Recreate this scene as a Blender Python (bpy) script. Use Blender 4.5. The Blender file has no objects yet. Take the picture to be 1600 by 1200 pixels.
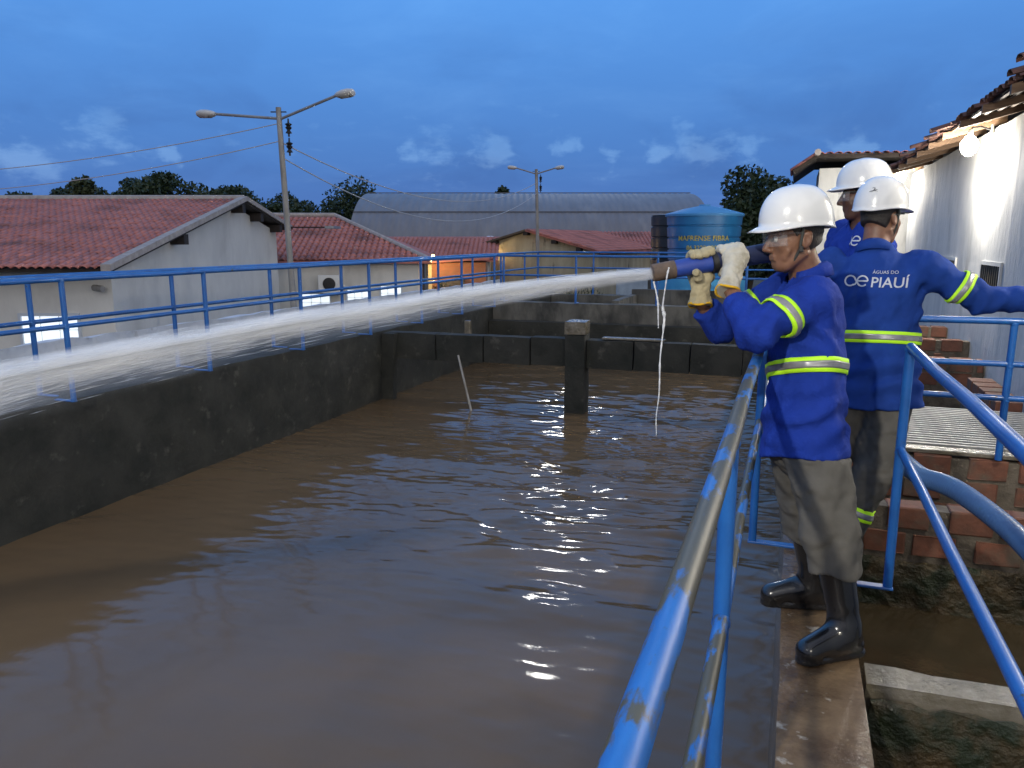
import bpy, bmesh, math, random
import numpy as np
from mathutils import Vector, Matrix
from mathutils.bvhtree import BVHTree
random.seed(7); np.random.seed(7)
R = math.radians
SC = bpy.context.scene
COL = SC.collection
YAW = R(19.9)

# ------------------------------------------------------------------ camera
cd = bpy.data.cameras.new('camera'); cam = bpy.data.objects.new('camera', cd); COL.objects.link(cam)
cam.location = (0, 0, 1.55); cam.rotation_euler = (R(90 - 10.67), 0, YAW)
cd.sensor_width = 36; cd.lens = 27.0; cd.clip_start = .02; cd.clip_end = 3000
SC.camera = cam

# ------------------------------------------------------------------ sky, dusk
SUN_AZ, SUN_EL = R(138), R(1.2)      # compass angle from +Y: low behind the viewpoint, to the right
w = bpy.data.worlds.new('World'); SC.world = w; w.use_nodes = True
nt = w.node_tree; nt.nodes.clear()
def N(t, **k):
    n = nt.nodes.new(t)
    for a, b in k.items(): setattr(n, a, b)
    return n
out = N('ShaderNodeOutputWorld'); bg = N('ShaderNodeBackground')
sky = N('ShaderNodeTexSky'); sky.sky_type = 'NISHITA'; sky.sun_disc = False
sky.sun_elevation = SUN_EL; sky.sun_rotation = SUN_AZ; sky.altitude = 100
sky.air_density = 1.0; sky.dust_density = .6; sky.ozone_density = 2.5
tc = N('ShaderNodeTexCoord'); sep = N('ShaderNodeSeparateXYZ'); nt.links.new(tc.outputs['Generated'], sep.inputs[0])
def mth(op, a, b=None, c=None, clamp=False):
    n = N('ShaderNodeMath', operation=op, use_clamp=clamp)
    for i, v in enumerate((a, b, c)):
        if v is None: continue
        if isinstance(v, (int, float)): n.inputs[i].default_value = v
        else: nt.links.new(v, n.inputs[i])
    return n.outputs[0]
def mixc(f, a, b, bt='MIX'):
    n = N('ShaderNodeMix', data_type='RGBA', blend_type=bt)
    for i, v in ((0, f), (6, a), (7, b)):
        if isinstance(v, (int, float)): n.inputs[i].default_value = v
        elif isinstance(v, tuple): n.inputs[i].default_value = (*v, 1)
        else: nt.links.new(v, n.inputs[i])
    return n.outputs[2]
def nz(vec, scale, detail=6, rough=.55, dist=0):
    n = N('ShaderNodeTexNoise'); n.inputs['Scale'].default_value = scale; n.inputs['Detail'].default_value = detail
    n.inputs['Roughness'].default_value = rough; n.inputs['Distortion'].default_value = dist
    nt.links.new(vec, n.inputs['Vector']); return n.outputs['Fac']
def mrange(v, a, b, c=0., d=1.):
    n = N('ShaderNodeMapRange', interpolation_type='SMOOTHSTEP'); nt.links.new(v, n.inputs[0])
    for i, q in enumerate((a, b, c, d)): n.inputs[i + 1].default_value = q
    return n.outputs[0]
# clear dusk air (Nishita), then thin cloud sheets and cumulus heads low over the horizon
zc = mth('MAXIMUM', sep.outputs[2], .02)
cv = N('ShaderNodeCombineXYZ')
nt.links.new(mth('DIVIDE', sep.outputs[0], mth('ADD', zc, .12)), cv.inputs[0])
nt.links.new(mth('DIVIDE', sep.outputs[1], mth('ADD', zc, .12)), cv.inputs[1])
sheet = mrange(nz(cv.outputs[0], 1.15, 7, .6, .3), .45, .75)
mp = N('ShaderNodeMapping'); mp.inputs['Scale'].default_value = (1, 1, 2.2); nt.links.new(tc.outputs['Generated'], mp.inputs[0])
puff = nz(mp.outputs[0], 19, 9, .60, .25)
band = mth('MULTIPLY', mrange(sep.outputs[2], -.01, .035), mrange(sep.outputs[2], .19, .09))
wn = N('ShaderNodeTexNoise'); wn.inputs['Scale'].default_value = 26; wn.inputs['Detail'].default_value = 6; nt.links.new(tc.outputs['Generated'], wn.inputs['Vector'])
wv = N('ShaderNodeVectorMath', operation='MULTIPLY_ADD'); nt.links.new(wn.outputs['Color'], wv.inputs[0]); wv.inputs[1].default_value = (.085, .085, .06); nt.links.new(tc.outputs['Generated'], wv.inputs[2])
wo = N('ShaderNodeVectorMath', operation='SUBTRACT'); nt.links.new(wv.outputs[0], wo.inputs[0]); wo.inputs[1].default_value = (.0425, .0425, .03)
def head(d, r):
    dn = N('ShaderNodeVectorMath', operation='DISTANCE'); nt.links.new(wo.outputs[0], dn.inputs[0])
    dn.inputs[1].default_value = Vector(d).normalized(); return mrange(dn.outputs['Value'], r, 0)
HEADS = [((-0.132, 0.982, 0.136), 0.029), ((-0.127, 0.985, 0.116), 0.038), ((-0.106, 0.989, 0.102), 0.035), ((-0.062, 0.993, 0.102), 0.032), ((-0.455, 0.884, 0.109), 0.029), ((-0.364, 0.924, 0.113), 0.042), ((-0.274, 0.955, 0.110), 0.026), ((-0.217, 0.970, 0.110), 0.032), ((-0.167, 0.981, 0.100), 0.032), ((-0.684, 0.724, 0.092), 0.019), ((-0.781, 0.618, 0.086), 0.048), ((-0.723, 0.680, 0.121), 0.048), ((0.057, 0.992, 0.112), 0.035), ((-0.420, 0.902, 0.101), 0.048)]
hs = None
for d, r in HEADS:
    h = head(d, r); hs = h if hs is None else mth('MAXIMUM', hs, h)
cum = mth('MULTIPLY', mrange(mth('ADD', mth('MULTIPLY', hs, .75), mth('MULTIPLY', mth('SUBTRACT', puff, .5), 2.6)), .18, .85), band)
dark = mth('MULTIPLY', mrange(nz(mp.outputs[0], 4.2, 6, .55, .4), .44, .66), mth('MULTIPLY', mrange(sep.outputs[2], .02, .09), mrange(sep.outputs[2], .30, .13)))
SKYK = 0.10
grad = mixc(mrange(sep.outputs[2], -.05, .55), (.52, 1.55, 4.65), (1.35, 4.5, 10.8))
sn = N('ShaderNodeVectorMath', operation='DOT_PRODUCT'); nt.links.new(tc.outputs['Generated'], sn.inputs[0]); sn.inputs[1].default_value = (math.sin(SUN_AZ), math.cos(SUN_AZ), .55)
grad = mixc(mth('MULTIPLY', mrange(sn.outputs['Value'], -.45, .75), .8), grad, (4.6, 4.4, 4.5))     # high thin overcast, paler towards the afterglow
gain = mixc(1.0, grad, mixc(1.0, sky.outputs[0], (.22, .22, .25), 'MULTIPLY'), 'ADD')
c0 = mixc(mth('MULTIPLY', sheet, .30), gain, mixc(1.0, gain, (1.75, 1.45, 1.22), 'MULTIPLY'))
c1 = mixc(mth('MULTIPLY', dark, .42), c0, mixc(1.0, c0, (.66, .60, .66), 'MULTIPLY'))
c2 = mixc(mth('MULTIPLY', cum, .66), c1, mixc(1.0, c1, (2.3, 1.75, 1.32), 'MULTIPLY'))
nt.links.new(c2, bg.inputs[0]); bg.inputs[1].default_value = SKYK
nt.links.new(bg.outputs[0], out.inputs[0])
# the sun is down: only its broad afterglow still comes from that side
sd = bpy.data.lights.new('sun', 'SUN'); sd.energy = .5; sd.angle = R(50); sd.color = (1, .93, .84)
sun = bpy.data.objects.new('sun', sd); COL.objects.link(sun)
_el = R(24); _d = Vector((math.sin(SUN_AZ) * math.cos(_el), math.cos(SUN_AZ) * math.cos(_el), math.sin(_el)))
sun.rotation_euler = _d.to_track_quat('Z', 'Y').to_euler()
SC.view_settings.view_transform = 'Standard'; SC.view_settings.look = 'None'
SC.view_settings.exposure = 0.0; SC.view_settings.gamma = 1
SC.cycles.use_denoising = True; SC.cycles.max_bounces = 8; SC.cycles.volume_bounces = 6
SC.cycles.sample_clamp_indirect = 12; SC.cycles.caustics_reflective = False; SC.cycles.caustics_refractive = False

# ------------------------------------------------------------------ materials
MATS = {}
def mat(name, c1, c2=None, scale=6, rough=.7, metal=0, bump=0, bscale=None, spec=.5, detail=6, lo=.35, hi=.65,
        stretch=(1, 1, 1), c3=None, s3=2, lo3=.55, hi3=.7, rand=0, r2=None, coat=0, trans=0, alpha=1, sss=0, emit=None, estr=0, bdist=.02, dist=0):
    m = bpy.data.materials.new(name); m.use_nodes = True; t = m.node_tree; t.nodes.clear(); L = t.links.new
    o = t.nodes.new('ShaderNodeOutputMaterial'); b = t.nodes.new('ShaderNodeBsdfPrincipled'); L(b.outputs[0], o.inputs[0])
    b.inputs['Roughness'].default_value = rough; b.inputs['Metallic'].default_value = metal
    b.inputs['Specular IOR Level'].default_value = spec; b.inputs['Coat Weight'].default_value = coat
    b.inputs['Transmission Weight'].default_value = trans; b.inputs['Alpha'].default_value = alpha
    b.inputs['Subsurface Weight'].default_value = sss
    if sss: b.inputs['Subsurface Scale'].default_value = .01; b.inputs['Subsurface Radius'].default_value = (1, .35, .2)
    if emit: b.inputs['Emission Color'].default_value = (*emit, 1); b.inputs['Emission Strength'].default_value = estr
    b.inputs['Base Color'].default_value = (*c1, 1)
    g = t.nodes.new('ShaderNodeTexCoord'); mp = t.nodes.new('ShaderNodeMapping'); mp.inputs['Scale'].default_value = stretch
    L(g.outputs['Object'], mp.inputs[0])
    oi = t.nodes.new('ShaderNodeObjectInfo')
    if rand:
        cb = t.nodes.new('ShaderNodeVectorMath'); cb.operation = 'MULTIPLY_ADD'
        L(oi.outputs['Random'], cb.inputs[0]); cb.inputs[1].default_value = (37, 21, 13); L(g.outputs['Object'], cb.inputs[2]); L(cb.outputs[0], mp.inputs[0])
    def noi(s, d=detail):
        n = t.nodes.new('ShaderNodeTexNoise'); n.inputs['Scale'].default_value = s; n.inputs['Detail'].default_value = d
        n.inputs['Roughness'].default_value = .6; n.inputs['Distortion'].default_value = dist; L(mp.outputs[0], n.inputs['Vector']); return n.outputs['Fac']
    def mr(v, a, bb, c=0, d=1):
        n = t.nodes.new('ShaderNodeMapRange'); n.inputs[1].default_value = a; n.inputs[2].default_value = bb
        n.inputs[3].default_value = c; n.inputs[4].default_value = d; L(v, n.inputs[0]); return n.outputs[0]
    def mx(f, a, bb, bt='MIX'):
        n = t.nodes.new('ShaderNodeMix'); n.data_type = 'RGBA'; n.blend_type = bt
        for i, v in ((0, f), (6, a), (7, bb)):
            if isinstance(v, (int, float)): n.inputs[i].default_value = v
            elif isinstance(v, tuple): n.inputs[i].default_value = (*v, 1)
            else: L(v, n.inputs[i])
        return n.outputs[2]
    col = None
    if c2:
        f = mr(noi(scale), lo, hi); col = mx(f, c1, c2)
        if r2 is not None: L(mr(noi(scale), lo, hi, rough, r2), b.inputs['Roughness'])
    if c3: col = mx(mr(noi(s3, 8), lo3, hi3), col if col else c1, c3)
    if rand:
        v = mr(oi.outputs['Random'], 0, 1, 1 - rand, 1 + rand)
        vv = t.nodes.new('ShaderNodeCombineXYZ')
        for i in range(3): L(v, vv.inputs[i])
        n = t.nodes.new('ShaderNodeMix'); n.data_type = 'RGBA'; n.blend_type = 'MULTIPLY'; n.inputs[0].default_value = 1
        if col: L(col, n.inputs[6])
        else: n.inputs[6].default_value = (*c1, 1)
        L(vv.outputs[0], n.inputs[7]); col = n.outputs[2]
    if col: L(col, b.inputs['Base Color'])
    if bump:
        bp = t.nodes.new('ShaderNodeBump'); bp.inputs['Strength'].default_value = bump; bp.inputs['Distance'].default_value = bdist
        L(noi(bscale or scale, 8), bp.inputs['Height']); L(bp.outputs[0], b.inputs['Normal'])
    MATS[name] = m; return m

# ------------------------------------------------------------------ mesh helpers
def link(o): COL.objects.link(o); return o
def tag(o, label=None, cat=None, group=None, kind=None):
    if label: o['label'] = label
    if cat: o['category'] = cat
    if group: o['group'] = group
    if kind: o['kind'] = kind
    return o
def empty(name, loc=(0, 0, 0), rz=0, label=None, cat=None, group=None):
    o = bpy.data.objects.new(name, None); o.location = loc; o.rotation_euler = (0, 0, rz); o.empty_display_size = .1
    link(o); return tag(o, label, cat, group)
def mesh_obj(name, V, F, m, parent=None, smooth=False, loc=None):
    me = bpy.data.meshes.new(name); me.from_pydata([tuple(v) for v in V], [], [tuple(f) for f in F]); me.validate()
    if smooth: me.shade_smooth()
    if m: me.materials.append(m)
    o = bpy.data.objects.new(name, me)
    if loc is not None: o.location = loc
    link(o)
    if parent: o.parent = parent
    return o
class MB:
    def __init__(s): s.v = []; s.f = []
    def add(s, V, F):
        n = len(s.v); s.v += [tuple(v) for v in V]; s.f += [tuple(i + n for i in f) for f in F]; return s
    def box(s, a, b, j=0):
        x0, y0, z0 = a; x1, y1, z1 = b
        V = [(x0, y0, z0), (x1, y0, z0), (x1, y1, z0), (x0, y1, z0), (x0, y0, z1), (x1, y0, z1), (x1, y1, z1), (x0, y1, z1)]
        if j: V = [tuple(c + random.uniform(-j, j) for c in v) for v in V]
        return s.add(V, [(0, 3, 2, 1), (4, 5, 6, 7), (0, 1, 5, 4), (1, 2, 6, 5), (2, 3, 7, 6), (3, 0, 4, 7)])
    def bevbox(s, a, b, c=.01):
        bm = bmesh.new(); bmesh.ops.create_cube(bm, size=1)
        for v in bm.verts:
            v.co = Vector([a[i] + (v.co[i] + .5) * (b[i] - a[i]) for i in range(3)])
        bmesh.ops.bevel(bm, geom=bm.edges[:], offset=c, segments=2, affect='EDGES', profile=.5)
        bm.verts.index_update(); s.add([v.co[:] for v in bm.verts], [[v.index for v in f.verts] for f in bm.faces]); bm.free(); return s
    def tube(s, pts, r, n=12, cap=True, closed=False):
        P = [Vector(p) for p in pts]; k = len(P); rr = r if isinstance(r, (list, tuple)) else [r] * k
        ref = None; V = []; F = []
        for i, p in enumerate(P):
            if closed: d = P[(i + 1) % k] - P[i - 1]
            else: d = (P[min(i + 1, k - 1)] - P[max(i - 1, 0)])
            d.normalize()
            if ref is None: ref = Vector((0, 0, 1)) if abs(d.z) < .9 else Vector((1, 0, 0))
            u = d.cross(ref).normalized(); v = u.cross(d); ref = v
            for j in range(n):
                a = 2 * math.pi * j / n; V.append(p + (u * math.cos(a) + v * math.sin(a)) * rr[i])
        for i in range(k if closed else k - 1):
            for j in range(n):
                i2 = (i + 1) % k
                F.append((i * n + j, i * n + (j + 1) % n, i2 * n + (j + 1) % n, i2 * n + j))
        if cap and not closed: F += [tuple(range(n))[::-1], tuple((k - 1) * n + j for j in range(n))]
        return s.add(V, F)
    def lathe(s, prof, n=32, c=(0, 0, 0), cap=True):
        V = []; F = []
        for r, z in prof:
            for j in range(n):
                a = 2 * math.pi * j / n; V.append((c[0] + r * math.cos(a), c[1] + r * math.sin(a), c[2] + z))
        for i in range(len(prof) - 1):
            for j in range(n): F.append((i * n + j, i * n + (j + 1) % n, (i + 1) * n + (j + 1) % n, (i + 1) * n + j))
        if cap: F += [tuple(range(n))[::-1], tuple((len(prof) - 1) * n + j for j in range(n))]
        return s.add(V, F)
    def prism(s, poly, d):   # poly: list of 3D points, d: extrusion vector
        n = len(poly); d = Vector(d); V = [Vector(p) for p in poly] + [Vector(p) + d for p in poly]
        return s.add(V, [tuple(range(n))[::-1], tuple(range(n, 2 * n))] + [(i, (i + 1) % n, n + (i + 1) % n, n + i) for i in range(n)])
    def wobble(s, a):
        s.v = [tuple(c + random.uniform(-a, a) for c in v) for v in s.v]; return s
    def build(s, name, m, parent=None, smooth=False, loc=None):
        o = mesh_obj(name, s.v, s.f, m, parent, smooth, loc)
        if smooth:
            bm = bmesh.new(); bm.from_mesh(o.data); bmesh.ops.recalc_face_normals(bm, faces=bm.faces)
            for e in bm.edges:
                if len(e.link_faces) == 2 and e.calc_face_angle(0) > R(40): e.smooth = False
            bm.to_mesh(o.data); bm.free()
        return o
def rough_box(name, a, b, step, amp, m, parent=None, nscale=3.0, smooth=False):
    """a cast block: box cut into a grid, its skin a little uneven and its arrises worn"""
    bm = bmesh.new(); bmesh.ops.create_cube(bm, size=1)
    a = Vector(a); b = Vector(b); d = b - a
    for v in bm.verts: v.co = Vector([a[i] + (v.co[i] + .5) * d[i] for i in range(3)])
    for ax in range(3):
        k = max(1, min(90, int(d[ax] / step)))
        for i in range(1, k):
            p = a.copy(); p[ax] = a[ax] + d[ax] * i / k; nrm = [0, 0, 0]; nrm[ax] = 1
            bmesh.ops.bisect_plane(bm, geom=bm.verts[:] + bm.edges[:] + bm.faces[:], plane_co=p, plane_no=nrm)
    from mathutils import noise
    for v in bm.verts:
        n = noise.noise_vector(v.co * nscale) * amp + noise.noise_vector(v.co * nscale * 4.3) * amp * .4
        e = sum(1 for i in range(3) if abs(v.co[i] - a[i]) < 1e-5 or abs(v.co[i] - b[i]) < 1e-5)
        c = (a + b) / 2
        if e >= 2:
            for i in range(3):
                if abs(v.co[i] - a[i]) < 1e-5 or abs(v.co[i] - b[i]) < 1e-5: n[i] -= math.copysign(amp * random.uniform(.3, 1.2), v.co[i] - c[i])
        v.co += n
    me = bpy.data.meshes.new(name); bm.to_mesh(me); bm.free(); me.materials.append(m)
    if smooth: me.shade_smooth()
    o = link(bpy.data.objects.new(name, me))
    if parent: o.parent = parent
    return o
def copy_obj(o, parent=None, loc=None, rot=None):
    c = o.copy(); COL.objects.link(c); c.parent = parent
    if loc is not None: c.location = loc
    if rot is not None: c.rotation_euler = rot
    return c
def rgw(r, g, z=0):   # right / forward of the viewpoint's heading -> world
    return Vector((r * math.cos(YAW) - g * math.sin(YAW), g * math.cos(YAW) + r * math.sin(YAW), z))
# ------------------------------------------------------------------ material palette
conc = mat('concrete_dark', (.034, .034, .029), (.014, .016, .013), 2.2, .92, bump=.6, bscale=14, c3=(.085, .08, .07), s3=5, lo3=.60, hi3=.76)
conc_wet = mat('concrete_wet', (.17, .115, .065), (.085, .052, .028), 5, .22, bump=.55, bscale=45, c3=(.34, .31, .26), s3=9, lo3=.60, hi3=.68, r2=.12, bdist=.008)
conc_l = mat('concrete_pale', (.19, .17, .135), (.095, .082, .06), 6, .25, bump=.5, bscale=25, c3=(.12, .10, .06), s3=3, lo3=.5, hi3=.75)
conc_m = mat('concrete_mid', (.13, .125, .11), (.06, .058, .050), 2.5, .8, bump=.5, bscale=14, stretch=(1, 1, .45), c3=(.03, .03, .028), s3=1.8, lo3=.52, hi3=.66)
moss = mat('mossy_mud', (.075, .05, .022), (.028, .026, .012), 6, .38, bump=1, bscale=16, c3=(.014, .022, .008), s3=4, lo3=.50, hi3=.60, bdist=.05)
mud = mat('mud_water', (.060, .043, .022), (.042, .031, .016), 2, .12, bump=.15, bscale=8)
white_w = mat('limewash', (.50, .50, .49), (.40, .41, .41), 3, .85, bump=.6, bscale=9, c3=(.28, .28, .27), s3=2.2, lo3=.56, hi3=.74, stretch=(1, 1, .35))
white_b = mat('whitewashed_brick', (.60, .64, .70), (.48, .53, .60), 5, .9, bump=.8, bscale=11, c3=(.36, .38, .40), s3=6, lo3=.6, hi3=.72)
stain_w = mat('stained_plaster', (.42, .38, .27), (.28, .25, .17), 1.6, .9, bump=.3, bscale=8, stretch=(1, 1, .3), c3=(.06, .055, .045), s3=2.6, lo3=.58, hi3=.70)
house_w = mat('house_wall', (.70, .69, .64), (.61, .60, .56), 1.2, .9, bump=.2, bscale=25, c3=(.48, .47, .44), s3=1.1, lo3=.54, hi3=.8, stretch=(1, 1, .5))
tile_m = mat('clay_tile', (.49, .185, .145), (.37, .135, .105), 9, .8, bump=.3, bscale=30, rand=.25, c3=(.12, .06, .05), s3=4, lo3=.6, hi3=.75)
tile_f = mat('clay_tile_far', (.49, .185, .145), (.36, .13, .105), 2.2, .85, bump=.2, bscale=20, c3=(.13, .06, .05), s3=.9, lo3=.5, hi3=.75)
mortar = mat('pale_mortar', (.42, .38, .35), (.30, .27, .25), 7, .9)
wood_d = mat('dark_wood', (.03, .022, .018), (.015, .012, .01), 6, .8)
wood_o = mat('warm_wood', (.17, .10, .055), (.10, .058, .034), 6, .7, stretch=(1, 1, 8))
brick_m = mat('hollow_brick', (.19, .070, .040), (.12, .050, .030), 14, .75, bump=.4, bscale=40, rand=.18, c3=(.11, .085, .06), s3=4, lo3=.50, hi3=.68, bdist=.008)
joint_m = mat('brick_mortar', (.15, .125, .095), (.08, .066, .048), 9, .85, bump=.6, bscale=30)
blue_r = mat('blue_paint', (.016, .125, .42), (.012, .09, .32), 5, .38, bump=.12, bscale=40, c3=(.05, .06, .06), s3=11, lo3=.66, hi3=.72, coat=.2, bdist=.004)
blue_wear = mat('worn_blue_paint', (.018, .16, .50), (.012, .10, .34), 8, .46, bump=.35, bscale=26, c3=(.075, .070, .045), s3=15, lo3=.455, hi3=.50, coat=.0, stretch=(1, .30, 1), bdist=.004)
grey_p = mat('painted_pole', (.34, .34, .33), (.20, .19, .17), 4, .6, bump=.2, bscale=20, stretch=(1, 1, .3), c3=(.06, .05, .04), s3=3, lo3=.66, hi3=.7)
metal_g = mat('grey_metal', (.30, .32, .34), (.22, .23, .25), 4, .45, metal=.3)
roof_g = mat('hangar_sheet', (.20, .205, .225), (.165, .17, .19), .6, .55, metal=.1, c3=(.23, .235, .25), s3=.25, stretch=(3, 1, 1))
black_m = mat('black_iron', (.012, .012, .013), rough=.5)
soil = mat('soil', (.10, .075, .045), (.06, .055, .03), .6, .95, bump=.5, bscale=5)
water_m = None

# ------------------------------------------------------------------ ground
tag(mesh_obj('ground', [(-900, -900, -1.95), (900, -900, -1.95), (900, 1200, -1.95), (-900, 1200, -1.95)], [(0, 1, 2, 3)], soil), kind='structure')

# ------------------------------------------------------------------ tank
o = rough_box('tank_wall', (.04, -1.6, -1.7), (.33, 16.795, 0), .17, .006, conc_wet, nscale=5)
tag(o, 'wet brown concrete wall top that the workers stand on', 'tank wall')
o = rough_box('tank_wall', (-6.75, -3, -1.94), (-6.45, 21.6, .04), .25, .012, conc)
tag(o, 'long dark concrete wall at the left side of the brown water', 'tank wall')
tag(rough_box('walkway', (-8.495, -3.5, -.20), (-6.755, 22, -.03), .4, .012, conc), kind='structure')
o = rough_box('tank_wall', (-6.445, 16.5, -1.7), (.038, 16.8, .16), .25, .012, conc_m)
tag(o, 'stained grey concrete wall closing the far end of the tank', 'tank wall')
rough_box('ledge', (-6.44, 16.2, -1.7), (.036, 16.495, -.25), .25, .01, conc, parent=o)
o = rough_box('tank_wall', (-6.445, -1.95, -1.94), (.038, -1.63, 0), .3, .01, conc_m); tag(o, 'near end wall of the tank behind the viewpoint', 'tank wall')
# beam of cast panels across the tank with its pillars
bx = empty('cross_beam', (-3.1, 11.6, -1.7), 0, 'dark concrete beam of cast panels crossing the tank above the water', 'beam')
xs = [-6.44, -5.5, -4.65, -3.85, -3.262]
xs2 = [-2.938, -2.2, -1.35, -.6, .036]
for q in (xs, xs2):
    for a, b in zip(q[:-1], q[1:]):
        dz = random.uniform(-.012, .012)
        p = rough_box('panel', (a + .006, 11.47 + dz, -.43 + dz), (b - .006, 11.72, .02 + dz), .2, .008, conc); p.parent = bx; p.matrix_parent_inverse = Matrix.Translation(-bx.location)
for i, (xa, xb, zt) in enumerate([(-3.26, -2.94, .31)]):
    p = rough_box('pillar', (xa, 11.4, -1.7), (xb, 11.74, .10), .1, .008, conc); p.parent = bx; p.matrix_parent_inverse = Matrix.Translation(-bx.location)
    q_ = rough_box('pillar_cap', (xa - .004, 11.396, .102), (xb + .004, 11.744, zt), .1, .008, conc_l, parent=p)
p = MB().prism([(-6.42, 11.33, .0), (-6.2, 11.33, .0), (-6.28, 11.33, -1.7), (-6.62, 11.33, -1.7)], (0, .13, 0)).build('strut', conc, bx); p.matrix_parent_inverse = Matrix.Translation(-bx.location)
tag(MB().tube([(-5.02, 11.3, -.30), (-4.62, 10.95, -1.25)], .018, 8).build('rod', grey_p), 'thin dark rod leaning from the beam into the water', 'rod')
tag(MB().bevbox((-2.7, 11.52, .035), (-1.75, 11.68, .065), .008).build('plank', conc_l), 'pale plank lying on the beam right of its pillar', 'plank')
tag(MB().bevbox((-5.47, 12.6, -.35), (-5.37, 12.7, .12), .01).build('stake', conc_l), 'short pale stake standing behind the left half of the beam', 'stake')
# basin beyond the far wall
o = rough_box('basin_wall', (-3.75, 16.805, -1.9), (-3.58, 19.05, .22), .3, .012, conc_m); tag(o, 'grey basin wall running back from the far tank wall', 'basin wall')
o = rough_box('basin_wall', (-3.75, 19.06, -1.9), (.3, 19.24, .34), .3, .012, conc_m); tag(o, 'grey basin wall in front of the pale blue round tank', 'basin wall')
o = rough_box('basin_wall', (-6.44, 21.05, -1.9), (.3, 21.35, .03), .4, .012, conc_m); tag(o, 'low basin wall carrying the farthest blue railing', 'basin wall')

# tank water: one sheet with real wavelets, livelier in the middle and the far half
nx, ny = 360, 640
X = np.linspace(-6.5, .1, nx); Y = np.linspace(-1.6, 16.6, ny); XX, YY = np.meshgrid(X, Y)
rs = np.random.RandomState(3); Z = np.zeros_like(XX)
for k in range(70):
    lam = rs.uniform(.16, 1.1); th = rs.normal(math.pi / 2 + .15, .42); ph = rs.uniform(0, 6.28); kk = 2 * math.pi / lam
    arg = kk * (np.cos(th) * XX + np.sin(th) * YY) + ph + .8 * np.sin(1.1 * XX + .7 * YY + k)
    s_ = np.sin(arg); Z += (lam ** 1.15) * .0042 * (s_ - .35 * np.abs(s_)) * rs.uniform(.4, 1)
rs = np.random.RandomState(8)
for k in range(46):
    lam = rs.uniform(.075, .24); th = rs.normal(math.pi / 2 + .1, .24); ph = rs.uniform(0, 6.28); kk = 2 * math.pi / lam
    Z += lam * .0060 * np.sin(kk * (np.cos(th) * XX + np.sin(th) * YY) + ph + 1.1 * np.sin(1.7 * XX + 1.1 * YY + k)) * (.5 + .5 * np.sin(.9 * XX - .6 * YY + 2.1 * k))
act = .20 + .80 / (1 + np.exp(-(YY - 5.2) * 1.0)); act *= .35 + .65 / (1 + np.exp(-(XX + 5.0 + .8 * np.sin(YY * .9)) * 1.6))
act *= .75 + .5 * np.sin(.8 * XX + 1.3 * np.sin(.5 * YY)) * np.sin(.45 * YY + .6)
Z = -1.12 + Z * act * 1.15
V = np.stack([XX.ravel(), YY.ravel(), Z.ravel()], 1)
idx = np.arange(nx * ny).reshape(ny, nx)
F = np.stack([idx[:-1, :-1].ravel(), idx[:-1, 1:].ravel(), idx[1:, 1:].ravel(), idx[1:, :-1].ravel()], 1)
water_m = mat('brown_water', (.140, .094, .052), (.118, .078, .043), .5, .065, spec=.5, bump=.14, bscale=9, bdist=.01)
water_m.node_tree.nodes['Principled BSDF'].inputs['IOR'].default_value = 1.33
tag(mesh_obj('water', V.tolist(), F.tolist(), water_m, smooth=True), kind='structure')

# ------------------------------------------------------------------ basins on the right of the wall top
def brick_wall(label, x0, x1, y0, y1, zt, rows, bl=.29, bh=.18, zb=-1.94, back=None):
    """courses of hollow clay blocks, each its own piece, on a mossy footing"""
    root = rough_box('brick_wall', (x0, y0 + .012, zb), (x1, y1 - .012, zt - .02), .3, .004, joint_m); tag(root, label, 'brick wall')
    z = zt
    for k in range(rows):
        x = x0 - (.15 if k % 2 else 0) * bl * 2
        while x < x1:
            a = max(x, x0) + .012; b = min(x + bl, x1) - .012
            if b - a > .05:
                j = random.uniform(-.006, .006)
                MB().bevbox((a, y0 + j, z - bh + .012), (b, y1 + j, z - .008 + j), .010).wobble(.006).build('brick', brick_m, root)
            x += bl + random.choice((.02, .05, .10))
        z -= bh + .012
    return root
o = rough_box('basin_wall', (.34, 2.835, -1.94), (2.395, 2.985, -.03), .12, .012, conc_l, nscale=7); tag(o, 'wet pale concrete cross wall at the boots of the front worker', 'basin wall')
rough_box('moss_facing', (.345, 2.775, -1.93), (2.39, 2.828, -.065), .05, .022, moss, parent=o, nscale=9)
brick_wall('low brick wall under the blue hose, moss below it', .335, 2.395, 5.75, 5.93, -.28, 2)
rough_box('moss_facing', (.34, 5.70, -1.93), (2.39, 5.758, -.655), .06, .025, moss, parent=bpy.context.scene.objects['brick_wall'], nscale=8)
brick_wall('brick wall under the front edge of the bar grating', .335, 2.395, 6.62, 6.80, -.12, 3)
bw3 = brick_wall('broad brick step below the grating rail, nearest of the back steps', .9, 2.395, 11.2, 11.4, .03, 2)
brick_wall('middle one of three brick steps before the white building', .6, 2.395, 12.2, 12.4, .16, 2)
brick_wall('farthest and shortest of the three brick steps', .6, 2.395, 13.9, 14.1, .17, 2)
tag(mesh_obj('mud_water', [(.325, 2.98, -1.02), (2.4, 2.98, -1.02), (2.4, 5.8, -1.02), (.325, 5.8, -1.02)], [(0, 1, 2, 3)], mud), kind='structure')
tag(mesh_obj('basin_floor', [(.325, -3, -1.25), (2.4, -3, -1.25), (2.4, 2.8, -1.25), (.325, 2.8, -1.25)], [(0, 1, 2, 3)], moss), kind='structure')
tag(mesh_obj('basin_floor', [(.325, 6.8, -.75), (2.4, 6.8, -.75), (2.4, 16, -.75), (.325, 16, -.75)], [(0, 1, 2, 3)], conc), kind='structure')
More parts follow.
